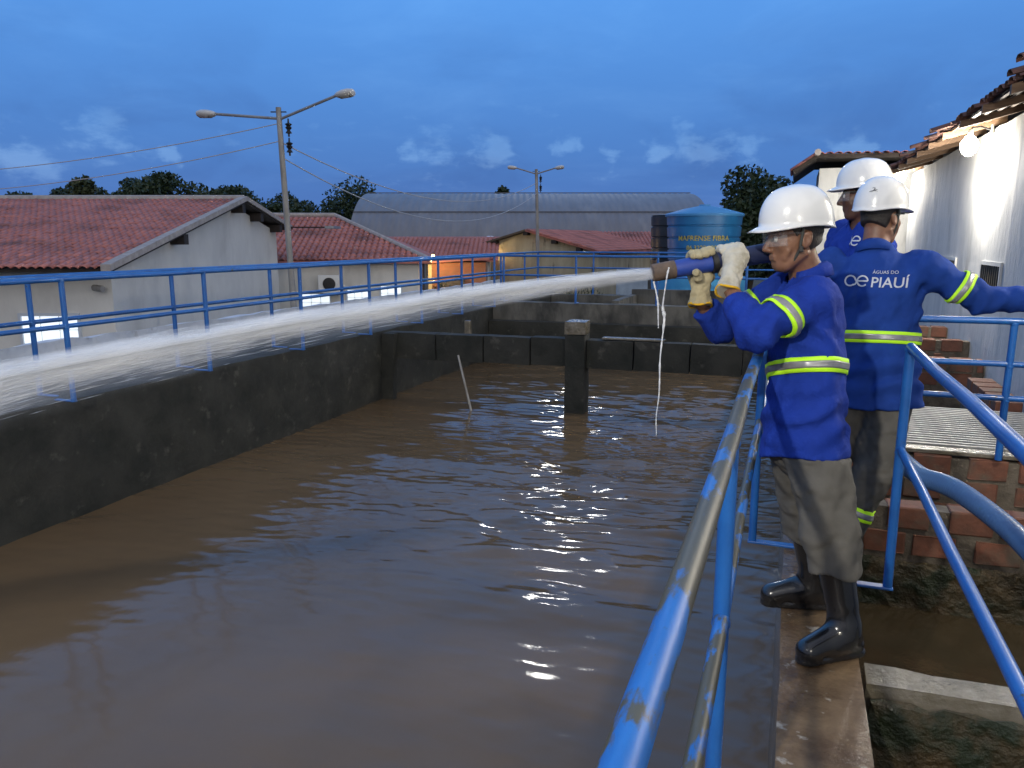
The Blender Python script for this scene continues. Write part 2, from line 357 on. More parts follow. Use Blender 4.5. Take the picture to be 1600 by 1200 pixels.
# bar grating
gr = empty('grating', (1.6, 7.4, -.1), 0, 'pale metal bar grating over the basin behind the blue rails', 'grating')
def rel(o, root): o.parent = root; o.matrix_parent_inverse = Matrix.Translation(-root.location); return o
bar0 = None
for i in range(19):
    y = 6.86 + i * .085
    if bar0 is None:
        bar0 = MB().bevbox((-.75, -.014, -.02), (.77, .014, .02), .004).build('bar', mat('galvanised', (.42, .42, .40), (.28, .28, .27), 8, .5, metal=.4)); b = bar0; b.parent = gr
    else: b = copy_obj(bar0, gr)
    b.location = (0, y - 7.4, .0)
rel(MB().bevbox((.84, 6.65, -.118), (2.39, 6.78, -.085), .006).build('edge_slab', conc_l), gr)
rel(MB().bevbox((.80, 6.8, -.14), (.86, 8.5, -.085), .006).build('frame_bar', MATS['galvanised']), gr)
# loose pile of bricks along the white wall
for i in range(5):
    b = MB().bevbox((-.13, -.11, 0), (.13, .11, .16), .01).build('brick', brick_m); b.location = (2.22 - .012 * i, 9.25 + .245 * i, -.28 + .012 * i); b.rotation_euler = (R(2), 0, R(random.uniform(-4, 4)))
    tag(b, ['single orange brick lying nearest in the row along the white wall', 'second orange brick of the row along the white wall', 'middle orange brick of the row along the white wall', 'fourth orange brick of the row along the white wall', 'farthest orange brick of the row along the white wall'][i], 'brick')
rk = rough_box('brick_plinth', (2.0, 9.1, -1.0), (2.39, 10.4, -.292), .2, .01, joint_m); tag(rk, 'rough mortar plinth under the row of orange bricks', 'plinth')

# ------------------------------------------------------------------ railings
def railing(label, p0, p1, zs, posts, zb, m, r=.0205, bracket=None, n=14, cat='railing', ends=True, zpost=None):
    p0 = Vector(p0); p1 = Vector(p1); d = (p1 - p0); L = d.length; d.normalize()
    root = empty('railing', (p0.x, p0.y, zb), 0, label, cat)
    k = max(2, int(L / .6))
    for i, z in enumerate(zs):
        pts = [p0 + d * (L * j / k) + Vector((random.uniform(-.003, .003), random.uniform(-.003, .003), z + random.uniform(-.003, .003))) - root.location for j in range(k + 1)]
        MB().tube(pts, r if i == 0 else r * .86, n).build('top_rail' if i == 0 else 'lower_rail', m, root, True)
    for t in posts:
        q = p0 + d * t - root.location
        pm = MB().tube([(q.x, q.y, 0), (q.x + random.uniform(-.003, .003), q.y, (zs[0] - zb) * .5), (q.x, q.y, zs[0] - zb - r * .5)], r * .98, n)
        for zz in zs: pm.tube([(q.x, q.y, zz - zb - r * 1.15), (q.x, q.y, zz - zb - r * .75), (q.x, q.y, zz - zb - r * .2)], [r * 1.0, r * 1.16, r * 1.05], n, cap=False)      # weld beads
        pm.build('post', m if m is blue_wear and t > 9 else blue_r, root, True)
        if bracket:
            b = Vector(bracket); a = Vector((q.x, q.y, .012))
            s = Vector((.022, .022, 0)) if abs(b.x) > abs(b.y) else Vector((.022, .022, 0))
            lo = Vector((min(a.x, a.x + b.x), min(a.y, a.y + b.y), 0)) - Vector((.022, .022, 0)); hi = Vector((max(a.x, a.x + b.x), max(a.y, a.y + b.y), .012)) + Vector((.022, .022, 0))
            MB().bevbox(lo, hi, .003).build('bracket', blue_r, root)
    return root
railing('worn blue pipe railing in the foreground left of the workers', (-.11, -.6, 0), (-.11, 16.2, 0), (1.1, .65), [.2, 2.39, 4.57, 6.75, 8.93, 11.1, 13.3, 15.5], .004, blue_wear, bracket=(.19, 0))
railing('blue pipe railing on the right side, ending beside the second worker', (.49, -.6, 0), (.49, 3.61, 0), (1.1, .65), [.35, 2.10, 4.21], .004, blue_r, bracket=(-.2, 0))
LZ = (1.19, .76)
railing('blue railing over the inner edge of the left tank wall', (-6.3, -2, 0), (-6.3, 16.36, 0), LZ, [-.06 + 1.83 * i + 1.83 for i in range(10)], .045, blue_r, bracket=(-.2, 0), r=.026)
railing('blue railing behind the inner one, over the outer edge of the left wall', (-6.88, -2, 0), (-6.88, 21.2, 0), LZ, [.06 + 1.83 * i + 1.83 for i in range(12)] + [23.2], .045, blue_r, bracket=(.2, 0), r=.026)
railing('blue railing across the far end wall of the tank', (-6.27, 16.36, 0), (-.15, 16.36, 0), LZ, [.15, 1.83, 3.6, 5.4], .165, blue_r, bracket=(0, .2), r=.026)
railing('farthest blue railing, crossing in front of the stained house', (-6.85, 21.2, 0), (.2, 21.2, 0), LZ, [1.6, 3.4, 5.2, 6.9], .035, blue_r, bracket=(0, -.1), r=.026)
railing('short blue three-bar railing above the bar grating', (.62, 6.6, 0), (2.36, 6.6, 0), (.95, .63, .37), [.02, .95, 1.7], -.11, blue_r, r=.026)

# ------------------------------------------------------------------ white building on the right
wb = empty('white_building', (2.4, 8, -1.94), 0, 'whitewashed building with ragged tiled eaves and glaring lamps', 'building')
o = rel(rough_box('wall', (2.4, -5, -1.94), (2.7, 20, 3.0), .35, .012, white_w, nscale=1.5), wb)
rel(rough_box('pilaster', (2.335, -4.9, -1.93), (2.398, 10.55, 2.95), .5, .008, white_w), wb)
rel(MB().box((2.71, 19.7, -1.94), (8, 19.99, 3.0)).build('end_wall', white_w), wb)
for ya, yb, za, zb in ((10.95, 11.95, .93, 1.22), (13.8, 14.8, .93, 1.22)):
    f = rel(MB().box((2.37, ya - .05, za - .05), (2.398, yb + .05, za)).box((2.37, ya - .05, zb), (2.398, yb + .05, zb + .05)).box((2.37, ya - .05, za), (2.398, ya, zb)).box((2.37, yb, za), (2.398, yb + .05, zb)).build('window', white_w), wb)
    def sub(o): o.parent = f; return o
    MB().box((2.388, ya, za), (2.392, yb, zb)).build('pane', mat('warm_pane', (.35, .30, .22), (.15, .13, .10), 4, .2), f)
    for k in range(9):
        y = ya + (k + .5) * (yb - ya) / 9
        MB().tube([(2.374, y, za), (2.374, y, zb)], .009, 6).build('bar', black_m, f)
# eaves: rafters, battens, clay tiles
sl = math.tan(R(15))
def ez(x): return 3.05 + (x - 1.9) * sl
rel(MB().prism([(1.92, -5, ez(1.92) - .035), (8, -5, ez(8) - .035), (8, -5, ez(8) - .02), (1.92, -5, ez(1.92) - .02)], (0, 25.2, 0)).build('roof_deck', wood_d), wb)
for y in np.arange(-4.6, 20.2, 1.22):
    rel(MB().prism([(1.84, y, ez(1.84) - .13), (2.6, y, ez(2.6) - .13), (2.6, y, ez(2.6) - .04), (1.84, y, ez(1.84) - .04)], (0, .06, 0)).build('rafter', wood_o), wb)
for k, x in enumerate((1.95, 2.08, 2.22, 2.35)):
    rel(MB().box((x - .02, -5, ez(x) - .06), (x + .02, 20.15, ez(x) - .036)).build('batten', wood_o), wb)
def tile_mesh(name, l=.42, w0=.10, w1=.075, h=.055, t=.012, n=5):
    V = []; F = []
    for (x, ww) in ((0, w0), (l, w1)):
        for rr in (1, 1 - t / ww):
            for j in range(n + 1):
                a = math.pi * j / n; V.append((x, math.cos(a) * ww * rr, math.sin(a) * h * rr + (-.0 if x == 0 else 0)))
    m = n + 1
    for j in range(n):
        F.append((j, j + 1, 2 * m + j + 1, 2 * m + j)); F.append((m + j + 1, m + j, 3 * m + j, 3 * m + j + 1)); F.append((j + 1, j, m + j, m + j + 1)); F.append((2 * m + j, 2 * m + j + 1, 3 * m + j + 1, 3 * m + j))
    me = bpy.data.meshes.new(name); me.from_pydata(V, [], F); me.materials.append(tile_m); me.shade_smooth(); return me
tile_w = mat('weathered_tile', (.17, .075, .055), (.10, .052, .042), 9, .85, bump=.3, bscale=30, rand=.35, c3=(.07, .055, .05), s3=4, lo3=.52, hi3=.7)
tm = tile_mesh('clay_tile')
tmw = tile_mesh('weathered_clay_tile'); tmw.materials[0] = tile_w
random.seed(11)
for row in range(2):
    for i, y in enumerate(np.arange(3.5, 20.1, .20)):
        t = bpy.data.objects.new('roof_tile', tmw); link(t)
        x = 1.84 + row * .36 + random.uniform(-.03, .02); 
        if row == 0 and random.random() < .16: x -= random.uniform(.08, .22)
        if row == 0 and random.random() < .06: continue
        t.location = (x, y, ez(x) - .015 + row * .012); t.rotation_euler = (random.uniform(-.06, .06), -R(15) + random.uniform(-.04, .06), random.uniform(-.07, .07)); rel(t, wb)
rest = MB()
for row in range(2, 9):
    for y in np.arange(3.5, 20.1, .2):
        x = 1.84 + row * .36; c = math.cos(R(15)); s_ = math.sin(R(15))
        V = [(x + v.co.x * c - v.co.z * s_, y + v.co.y, ez(x) + v.co.x * s_ + v.co.z * c) for v in tm.vertices]
        rest.add(V, [tuple(p.vertices) for p in tm.polygons])
tag(rel(rest.build('roof_tiles', tile_w, None, True), wb), kind='stuff')

# lamps along the wall: big screw-in bulbs on brackets
glow = mat('lamp_glow', (1, 1, 1), rough=.4, emit=(1, .90, .70), estr=60)
cer = mat('lamp_socket', (.5, .5, .48), rough=.4)
def wall_lamp(y, z, label, power):
    r = empty('wall_lamp', (2.395, y, z), 0, label, 'lamp', 'lamps along the white building')
    MB().bevbox((-.03, -.05, .05), (-.003, .05, .19), .006).build('plate', cer, r)
    MB().tube([(-.02, 0, .12), (-.16, 0, .17), (-.25, 0, .16), (-.27, 0, .12)], .012, 8).build('arm', black_m, r, True)
    MB().lathe([(.02, .14), (.034, .135), (.036, .07), (.030, .05)], 20, (-.27, 0, 0)).build('socket', cer, r, True)
    MB().lathe([(.028, .06), (.06, .04), (.105, -.03), (.112, -.09), (.085, -.16), (.04, -.20), (.004, -.21)], 24, (-.27, 0, 0)).build('bulb', glow, r, True)
    ld = bpy.data.lights.new('bulb_light', 'POINT'); ld.energy = power; ld.color = (1, .93, .80); ld.shadow_soft_size = .10
    lo = bpy.data.objects.new('bulb_light', ld); link(lo); lo.parent = r; lo.location = (-.27, 0, -.33)
    return r
LP = 460
wall_lamp(12.2, 2.86, 'glaring bare bulb lamp nearest on the white wall', 340)
wall_lamp(19.5, 3.0, 'far glaring bulb lamp on the white wall beside the helmets', 300)
wall_lamp(4.8, 2.78, 'bulb lamp on the white wall level with the workers', 130)
wall_lamp(-2.2, 2.78, 'bulb lamp on the white wall behind the viewpoint', 150)
# floodlight on a mast at the near end of the tank, behind the viewpoint
fm = empty('floodlight_mast', (-1.75, -4.3, -1.94), 0, 'steel mast with a lit floodlight behind the viewpoint', 'floodlight')
MB().tube([(0, 0, 0), (0, 0, 6.9)], [.07, .05], 14).build('mast', grey_p, fm, True)
MB().bevbox((-.22, .06, 6.55), (.22, .16, 6.85), .02).build('housing', black_m, fm)
MB().box((-.19, .163, 6.58), (.19, .168, 6.82)).build('lens', glow, fm)
ld = bpy.data.lights.new('flood_light', 'SPOT'); ld.energy = 1500; ld.color = (1, .95, .86); ld.spot_size = R(115); ld.spot_blend = .6; ld.shadow_soft_size = .10
lo = link(bpy.data.objects.new('flood_light', ld)); lo.parent = fm; lo.location = (0, .24, 6.7); lo.rotation_euler = Vector((.30, 1, -.50)).to_track_quat('-Z', 'Y').to_euler()

# tiled shed behind the workers
sh = empty('tiled_shed', (1.5, 22.5, -1.94), 0, 'white shed with a weathered clay tile roof behind the workers', 'shed')
rel(rough_box('wall', (.47, 21.55, -1.94), (3.3, 24.5, 3.32), .5, .01, white_w), sh)
rel(MB().prism([(-.16, 21.2, 3.26), (.40, 21.2, 3.64), (3.3, 21.2, 3.58), (3.3, 21.2, 3.48), (.40, 21.2, 3.54), (-.13, 21.2, 3.16)], (0, 3.6, 0)).build('roof_deck', wood_d), sh)
for i in range(9):
    for k in range(2):
        t = bpy.data.objects.new('roof_tile', tm); link(t); t.location = (-.20 + k * .28, 21.15 + i * .22, 3.24 + k * .19); t.rotation_euler = (0, -R(34), random.uniform(-.05, .05)); rel(t, sh)
for i in range(13):
    for k in range(2):
        t = bpy.data.objects.new('roof_tile', tm); link(t); t.location = (.46 + i * .21, 21.1 + k * .36, 3.62 + k * .02 - i * .004); t.rotation_euler = (0, -R(4), R(90) + random.uniform(-.05, .05)); rel(t, sh)
rel(MB().tube([(.40, 21.0, 3.66), (.40, 24.8, 3.66)], .08, 8).build('ridge_cap', mortar), sh)

# ------------------------------------------------------------------ boundary wall on the left
bm_ = rough_box('boundary_wall', (-8.62, -4, -1.94), (-8.5, 22.5, .335), .28, .03, white_b, nscale=2.2)
tag(bm_, 'rough whitewashed boundary wall behind the left railings', 'wall')
# ------------------------------------------------------------------ houses beyond the wall (each in its own frame turned with the street)
def house(name, r, g, label, turn=0, cat='house'):
    p = rgw(r, g, -1.94); return empty(name, p, YAW + turn, label, cat)
G0 = -1.94
def lit(name, c, s): return mat(name, (.8, .85, .9), rough=.3, emit=c, estr=s)
pane_lit = lit('lit_pane', (.80, .90, 1.0), .95)
def window(root, x0, x1, z0, z1, y, nxm=2, nzm=3):
    f = MB()
    f.box((x0 - .05, y - .03, z0 - .05), (x1 + .05, y + .02, z0)).box((x0 - .05, y - .03, z1), (x1 + .05, y + .02, z1 + .05)).box((x0 - .05, y - .03, z0), (x0, y + .02, z1)).box((x1, y - .03, z0), (x1 + .05, y + .02, z1))
    f = f.build('window', mat('window_frame', (.55, .60, .66), rough=.5), root)
    dx = (x1 - x0) / nxm; dz = (z1 - z0) / nzm
    for i in range(nxm):
        for k in range(nzm):
            MB().box((x0 + i * dx + .015, y - .012, z0 + k * dz + .012), (x0 + (i + 1) * dx - .015, y - .004, z0 + (k + 1) * dz - .012)).build('pane', pane_lit, f)
    return f
def tiles_on(root, o0, ux, us, nrm, nu, ns, m, w=.2, l=.36, n_single=0, sc=1.0):
    """clay barrel tiles laid course by course on a slope; the nearest as single pieces, the rest joined"""
    o0, ux, us, nrm = Vector(o0), Vector(ux).normalized(), Vector(us).normalized(), Vector(nrm).normalized()
    mt = Matrix((us, ux, nrm)).transposed()
    rest = MB(); cnt = 0
    for k in range(ns):
        for i in range(nu):
            p = o0 + ux * (w * (i + .5)) + us * (l * k) + nrm * random.uniform(-.004, .010)
            tilt = Matrix.Rotation(random.uniform(-.02, .03) - .03, 3, 'Y') @ Matrix.Rotation(random.uniform(-.03, .03), 3, 'Z')
            mm = (mt @ tilt) * sc
            if cnt < n_single:
                t = bpy.data.objects.new('roof_tile', tm); link(t); t.parent = root; t.matrix_local = Matrix.Translation(p) @ mm.to_4x4(); cnt += 1
            else: rest.add([p + mm @ v.co for v in tm.vertices], [tuple(q.vertices) for q in tm.polygons])
    if rest.v:
        o = rest.build('roof_tiles', m, root, False); o.data.shade_smooth(); tag(o, kind='stuff')
# -- house with the gable end, left
h1 = house('tiled_house', -7.22, 14.0, 'long white house with red tiled roof and a gable end, at the left')
ze, zp, zf = 1.02 - G0, 2.58 - G0, 1.90 - G0     # eave, ridge, far eave above ground
W1 = -14
MB().prism([(-.35, .62, 0), (-.35, 11.1, 0), (-.35, 11.1, zf - .12), (-.35, 7.44, zp - .14), (-.35, .62, ze + .02)], (W1 + .3, 0, 0)).build('wall', house_w, h1)
slope = Vector((0, 7.44, zp - ze)).normalized()
MB().prism([(-.02, 0, ze - .06), (-.02, 7.44, zp - .06), (-.02, 11.62, zf - .06), (-.02, 11.62, zf - .0), (-.02, 7.44, zp), (-.02, 0, ze)], (W1, 0, 0)).build('roof_deck', wood_d, h1)
nrm = slope.cross(Vector((-1, 0, 0))); nrm = nrm if nrm.z > 0 else -nrm
tiles_on(h1, Vector((-.12, -.06, ze + .012)), (-1, 0, 0), slope, nrm, 71, 28, tile_f, w=.152, l=.272, n_single=290, sc=.76)
MB().tube([(-.05, 7.44, zp + .05), (W1, 7.44, zp + .05)], .10, 8).build('ridge_cap', mortar, h1)
MB().prism([(.03, -.1, ze - .03), (.03, 7.44, zp + .0), (.03, 7.44, zp + .12), (.03, -.1, ze + .09)], (-.18, 0, 0)).build('verge', mortar, h1)
MB().prism([(.03, 7.441, zp), (.03, 11.7, zf - .03), (.03, 11.7, zf + .08), (.03, 7.441, zp + .12)], (-.18, 0, 0)).build('verge', mortar, h1)
for y, z in ((3.4, 0), (7.3, 0), (8.8, 0), (10.6, 0)):
    zz = ze + (zp - ze) * y / 7.44 if y <= 7.44 else zp + (zf - zp) * (y - 7.44) / 4.18
    MB().box((-.45, y - .12, zz - .30), (-.03, y + .12, zz - .07)).build('purlin_end', wood_d, h1)
window(h1, -2.12, -1.05, 1.25, 2.06, .60, 3, 3)
lm = MB().tube([(-.62, .60, 2.60), (-.62, .48, 2.60)], .05, 10).tube([(-.62, .48, 2.60), (-.42, .42, 2.58)], .06, 10).build('wall_light', grey_p, h1, True)
# -- hipped house with the air conditioner
h2 = house('tiled_house', -9.2, 26.0, 'hipped red tiled house with an air conditioner and lit windows', R(4))
e2, p2 = .83 - G0, 2.42 - G0
MB().box((.2, .4, 0), (6.0, 9.6, e2 - .02)).build('wall', house_w, h2)
A, B, C_, D_, E_, F_ = (-.3, 0, e2), (6.4, 0, e2), (6.4, 10, e2), (-.3, 10, e2), (-.3, 5, p2), (2.55, 5, p2)
MB().add([A, B, C_, D_, E_, F_, (-.3, 0, e2 - .09), (6.4, 0, e2 - .09), (6.4, 10, e2 - .09), (-.3, 10, e2 - .09)], [(0, 1, 5, 4), (1, 2, 5), (2, 3, 4, 5), (3, 0, 4), (6, 7, 1, 0), (7, 8, 2, 1), (9, 8, 7, 6), (8, 9, 3, 2), (9, 6, 0, 3)]).build('roof_deck', tile_f, h2)
s2 = Vector((0, 5, p2 - e2)).normalized(); n2 = Vector((0, -(p2 - e2), 5)).normalized()
rest = MB(); mt2 = Matrix((s2, Vector((-1, 0, 0)), n2)).transposed()
for k in range(14):
    xmax = 6.4 - (6.4 - 2.55) * (k * .36) / 5.25
    for i in range(int((xmax + .3) / .21)):
        p = Vector((-.2 + i * .21, 0, e2)) + s2 * (k * .36) + n2 * (.01 + random.uniform(0, .008)); rest.add([p + mt2 @ v.co for v in tm.vertices], [tuple(q.vertices) for q in tm.polygons])
o = rest.build('roof_tiles', tile_f, h2); o.data.shade_smooth(); tag(o, kind='stuff')
MB().tube([(-.3, 5, p2 + .06), (2.55, 5, p2 + .06)], .1, 8).build('ridge_cap', mortar, h2)
MB().tube([(2.55, 5, p2 + .06), (6.4, 0, e2 + .06)], .09, 8).build('ridge_cap', mortar, h2)
for x0, x1, z0, z1 in ((2.0, 2.95, 1.05, 1.64), (3.55, 4.3, 1.25, 1.78), (4.7, 5.4, 1.4, 1.9)): window(h2, x0, x1, z0, z1, .39, 3, 2)
ac = empty('air_conditioner', rgw(-6.2, 26.2, G0 + 1.7), YAW + R(4), 'white air conditioner unit with a dark fan on the house wall', 'air conditioner')
acw = mat('ac_white', (.72, .73, .72), rough=.5)
MB().bevbox((-.35, -.10, 0), (.35, .22, .60), .02).build('case', acw, ac)
MB().lathe([(.21, 0), (.21, .03), (.19, .035), (.02, .02)], 24).build('fan_grille', black_m, ac, True).matrix_local = Matrix.Translation((.02, -.10, .31)) @ Matrix.Rotation(R(90), 4, 'X')
MB().box((-.30, -.08, -.10), (-.25, .30, -.003)).build('support', grey_p, ac); MB().box((.25, -.08, -.10), (.30, .30, -.003)).build('support', grey_p, ac)
MB().tube([(.36, .1, .2), (.48, .2, .25), (.50, .28, .05)], .02, 6).build('pipe', acw, ac, True)
# dark awning off the first house
aw = empty('awning', rgw(-6.9, 25.6, 1.95), YAW, 'small dark awning sheet jutting out beside the lamp post', 'awning')
MB().box((-.3, -.5, -.03), (.9, .5, 0)).build('sheet', wood_d, aw); MB().box((.9, -.5, -.06), (1.2, .5, .02)).build('edge_sheet', metal_g, aw)
# -- little roof between the houses, brick lean-to, warm lamp
h3 = house('tiled_house', -6.4, 33.5, 'dark red low roof between the houses, partly hidden', 0)
MB().box((.3, .4, 0), (5.4, 7, 2.6)).build('wall', house_w, h3)
MB().prism([(-.2, 0, 2.62), (-.2, 4.5, 3.62), (-.2, 9, 2.62), (-.2, 9, 2.54), (-.2, 4.5, 3.52), (-.2, 0, 2.54)], (6.0, 0, 0)).build('roof_deck', tile_f, h3)
rb = MB(); s3 = Vector((0, 4.5, 1.0)).normalized(); n3 = Vector((0, -1.0, 4.5)).normalized(); mt3 = Matrix((s3, Vector((-1, 0, 0)), n3)).transposed()
for k in range(12):
    for i in range(28): p = Vector((-.1 + i * .21, 0, 2.62)) + s3 * (k * .36) + n3 * .01; rb.add([p + mt3 @ v.co for v in tm.vertices], [tuple(q.vertices) for q in tm.polygons])
o = rb.build('roof_tiles', tile_f, h3); o.data.shade_smooth(); tag(o, kind='stuff')
brk = bpy.data.materials.new('brick_courses'); brk.use_nodes = True; t_ = brk.node_tree; b_ = t_.nodes['Principled BSDF']; b_.inputs['Roughness'].default_value = .9
bt = t_.nodes.new('ShaderNodeTexBrick'); tcn = t_.nodes.new('ShaderNodeTexCoord'); mpn = t_.nodes.new('ShaderNodeMapping'); mpn.inputs['Rotation'].default_value = (R(90), 0, 0)
t_.links.new(tcn.outputs['Object'], mpn.inputs[0]); t_.links.new(mpn.outputs[0], bt.inputs['Vector']); bt.inputs['Scale'].default_value = 5
bt.inputs['Color1'].default_value = (.42, .13, .05, 1); bt.inputs['Color2'].default_value = (.33, .10, .045, 1); bt.inputs['Mortar'].default_value = (.32, .25, .17, 1); bt.inputs['Mortar Size'].default_value = .03
t_.links.new(bt.outputs[0], b_.inputs['Base Color'])
lt = empty('brick_lean_to', rgw(-3.05, 29.6, G0), YAW, 'lamp-lit unplastered brick shed between the houses', 'shed')
MB().box((0, 0, 0), (2.05, 2.2, 2.62)).build('wall', brk, lt)
MB().box((-.14, -.12, 0), (-.003, .1, 2.55)).build('corner_post', mat('cream_plaster', (.62, .52, .30), rough=.9), lt)
MB().prism([(-.2, -.3, 2.66), (2.2, -.3, 2.80), (2.2, -.3, 2.74), (-.2, -.3, 2.60)], (0, 2.8, 0)).build('roof', tile_f, lt)
MB().prism([(.25, -.35, .0), (1.25, -.35, .0), (1.25, -.35, 2.05), (1.0, -.35, 2.1), (.6, -.35, 1.95), (.25, -.35, 1.98)], (0, .3, 0)).build('buttress', joint_m, lt)
def small_lamp(r, g, z, label, power):
    p = rgw(r, g, z); e = empty('house_lamp', p, YAW, label, 'lamp')
    MB().lathe([(.005, -.09), (.05, -.06), (.06, 0), (.03, .05)], 14).build('bulb', mat('warm_glow', (1, 1, 1), rough=.4, emit=(1, .72, .30), estr=14), e, True)
    MB().tube([(0, 0, .05), (0, 0, .12), (0, .25, .14)], .015, 8).build('arm', black_m, e)
    ld = bpy.data.lights.new('bulb_light', 'POINT'); ld.energy = power; ld.color = (1, .70, .32); ld.shadow_soft_size = .06
    lo = link(bpy.data.objects.new('bulb_light', ld)); lo.parent = e; lo.location = (0, -.02, -.16)
small_lamp(-2.9, 28.6, .95, 'small warm lamp above the lit brick shed', 75)
small_lamp(-1.3, 36.2, .9, 'small warm lamp under the eave of the stained house', 40)
# -- stained gable house
h4 = house('stained_house', .74, 36.0, 'house with a stained yellowish gable and mossy low roof', R(-26))
wl, wr, zl, zr, zk = -4.3, 3.7, .86 - G0, 1.0 - G0, 2.0 - G0
MB().prism([(wl + .3, 0, 0), (wr - .25, 0, 0), (wr - .25, 0, zr - .02), (0, 0, zk - .1), (wl + .3, 0, zl - .05)], (0, 9, 0)).build('wall', stain_w, h4)
MB().prism([(0, -.35, zk), (wr, -.35, zr), (wr, -.35, zr - .08), (0, -.35, zk - .09)], (0, 9.6, 0)).build('roof_slope', tile_f, h4)
MB().prism([(wl - .3, -.35, zl - .12), (-.002, -.35, zk), (-.002, -.35, zk - .09), (wl - .3, -.35, zl - .20)], (0, 9.6, 0)).build('roof_slope', mat('mossy_tile', (.12, .09, .06), (.07, .06, .04), 2, .9), h4)
rb = MB(); u4 = Vector((-wr, 0, zk - zr)).normalized(); n4 = Vector((zk - zr, 0, wr)).normalized(); mt4 = Matrix((u4, Vector((0, -1, 0)), n4)).transposed()
for k in range(10):
    for i in range(45): p = Vector((wr, -.3 + i * .21, zr)) + u4 * (k * .37) + n4 * .01; rb.add([p + mt4 @ v.co for v in tm.vertices], [tuple(q.vertices) for q in tm.polygons])
o = rb.build('roof_tiles', tile_f, h4); o.data.shade_smooth(); tag(o, kind='stuff')
for x in (-3.2, -1.6, 0, 1.4, 2.6):
    zz = (zk + (zr - zk) * x / wr) if x >= 0 else zk + (zl - zk) * x / wl
    MB().box((x - .11, -.33, zz - .27), (x + .11, -.003, zz - .1)).build('purlin_end', wood_d, h4)
dsh = empty('water_drum', rgw(-1.1, 38.5, 1.25), 0, 'white drum peeping over the roof left of the stained gable', 'drum')
MB().lathe([(.42, -.4), (.45, .25), (.36, .40), (.1, .46)], 20).build('body', acw, dsh, True); MB().box((-.4, -.4, -3.18), (.4, .4, -.4)).build('stand', house_w, dsh)
h5 = house('tiled_house', 4.8, 41.5, 'low red tiled house right of the stained gable', R(0))
MB().box((0, .4, 0), (6.5, 7, 2.95)).build('wall', house_w, h5)
MB().prism([(-.6, 0, 2.9), (-.6, 3.6, 3.9), (-.6, 7.4, 2.9), (-.6, 7.4, 2.8), (-.6, 3.6, 3.8), (-.6, 0, 2.8)], (7.6, 0, 0)).build('roof_deck', tile_f, h5)
rb = MB(); s5 = Vector((0, 3.6, 1)).normalized(); n5 = Vector((0, -1, 3.6)).normalized(); mt5 = Matrix((s5, Vector((-1, 0, 0)), n5)).transposed()
for k in range(10):
    for i in range(36): p = Vector((-.5 + i * .21, 0, 2.9)) + s5 * (k * .37) + n5 * .01; rb.add([p + mt5 @ v.co for v in tm.vertices], [tuple(q.vertices) for q in tm.polygons])
o = rb.build('roof_tiles', tile_f, h5); o.data.shade_smooth(); tag(o, kind='stuff')
o = tag(MB().bevbox((0, 0, 0), (5.2, .15, 2.35), .02).build('yard_wall', mat('pale_blue_wall', (.42, .52, .62), (.32, .40, .50), 3, .9)), 'pale blue yard wall beside the water tanks', 'wall'); o.location = rgw(4.2, 31, G0); o.rotation_euler[2] = YAW
# -- barrel roofed hangar
hg = empty('hangar', rgw(-10.0, 48.0, G0), YAW, 'large grey hangar with a barrel roof behind the houses', 'hangar')
V = []; F = []; nu = 420; na = 26; LEN = 22.4
prof = []
for j in range(na + 1):
    a = math.pi * j / na; prof.append((8 - 8.6 * math.cos(a), 2.2 + 4.45 * math.sin(a)))
for i in range(nu + 1):
    x = LEN * i / nu; dz = .014 * math.cos(x * 2 * math.pi / .42)
    for (y, z) in prof: V.append((x, y, z + dz))
m_ = na + 1
for i in range(nu):
    for j in range(na): F.append((i * m_ + j, (i + 1) * m_ + j, (i + 1) * m_ + j + 1, i * m_ + j + 1))
mesh_obj('roof', V, F, roof_g, hg, True)
MB().prism([(0.02, y, z - .06) for y, z in prof] + [(0.02, 16.6, 0), (0.02, -.6, 0)], (LEN - .04, 0, 0)).build('wall', mat('hangar_wall', (.20, .21, .22), rough=.8), hg)
for j in (6, 12): 
    y, z = prof[j]; MB().box((0, y - .03, z + .02), (LEN, y + .03, z + .075)).build('seam', mat('seam', (.10, .11, .13), rough=.6), hg)

# ------------------------------------------------------------------ water tanks
def poly_tank(loc, rt, rb_, h, label, m, lid=True, ribs=6, name='water_tank', lidm=None):
    e = empty(name, loc, 0, label, 'water tank')
    prof = []
    for i in range(ribs):
        z0 = h * i / ribs; z1 = h * (i + 1) / ribs
        f = lambda z: rb_ + (rt - rb_) * z / h
        prof += [(f(z0) - .025, z0 + .012), (f(z0) + .012, z0 + .035), (f(z1) + .012, z1 - .035), (f(z1) - .025, z1 - .012)]
    MB().lathe(prof, 56).build('body', m, e, True)
    if lid:
        MB().lathe([(rt + .05, -.06), (rt + .06, .0), (rt + .02, .03), (rt * .55, .17), (rt * .16, .25), (rt * .14, .29), (.02, .30)], 56, (0, 0, h)).build('lid', lidm or m, e, True)
    return e
tb = mat('tank_blue', (.016, .15, .34), (.012, .115, .28), 2, .4, coat=.15); tbl = mat('tank_lid_blue', (.06, .26, .52), (.05, .21, .45), 2, .5)
tk = poly_tank((-2.57, 23.9, .25), 1.09, .97, 2.02, 'big blue water tank with yellow lettering and a peaked lid', tb, lidm=tbl)
MB().box((-1.1, -1.1, -2.19), (1.1, 1.1, -.003)).build('stand', conc_m, tk)
td = poly_tank((-3.42, 25.6, .25), 1.0, .97, 2.05, 'dark grey ribbed water tank half hidden behind the blue one', mat('tank_dark', (.045, .05, .055), (.03, .033, .04), 2, .32, metal=.3), False)
MB().box((-1, -.4, -2.19), (1, 1.0, -.003)).build('stand', conc_m, td); MB().lathe([(1.0, 0), (.5, .04), (.02, .05)], 40, (0, 0, 2.05)).build('lid', MATS['tank_dark'], td, True)
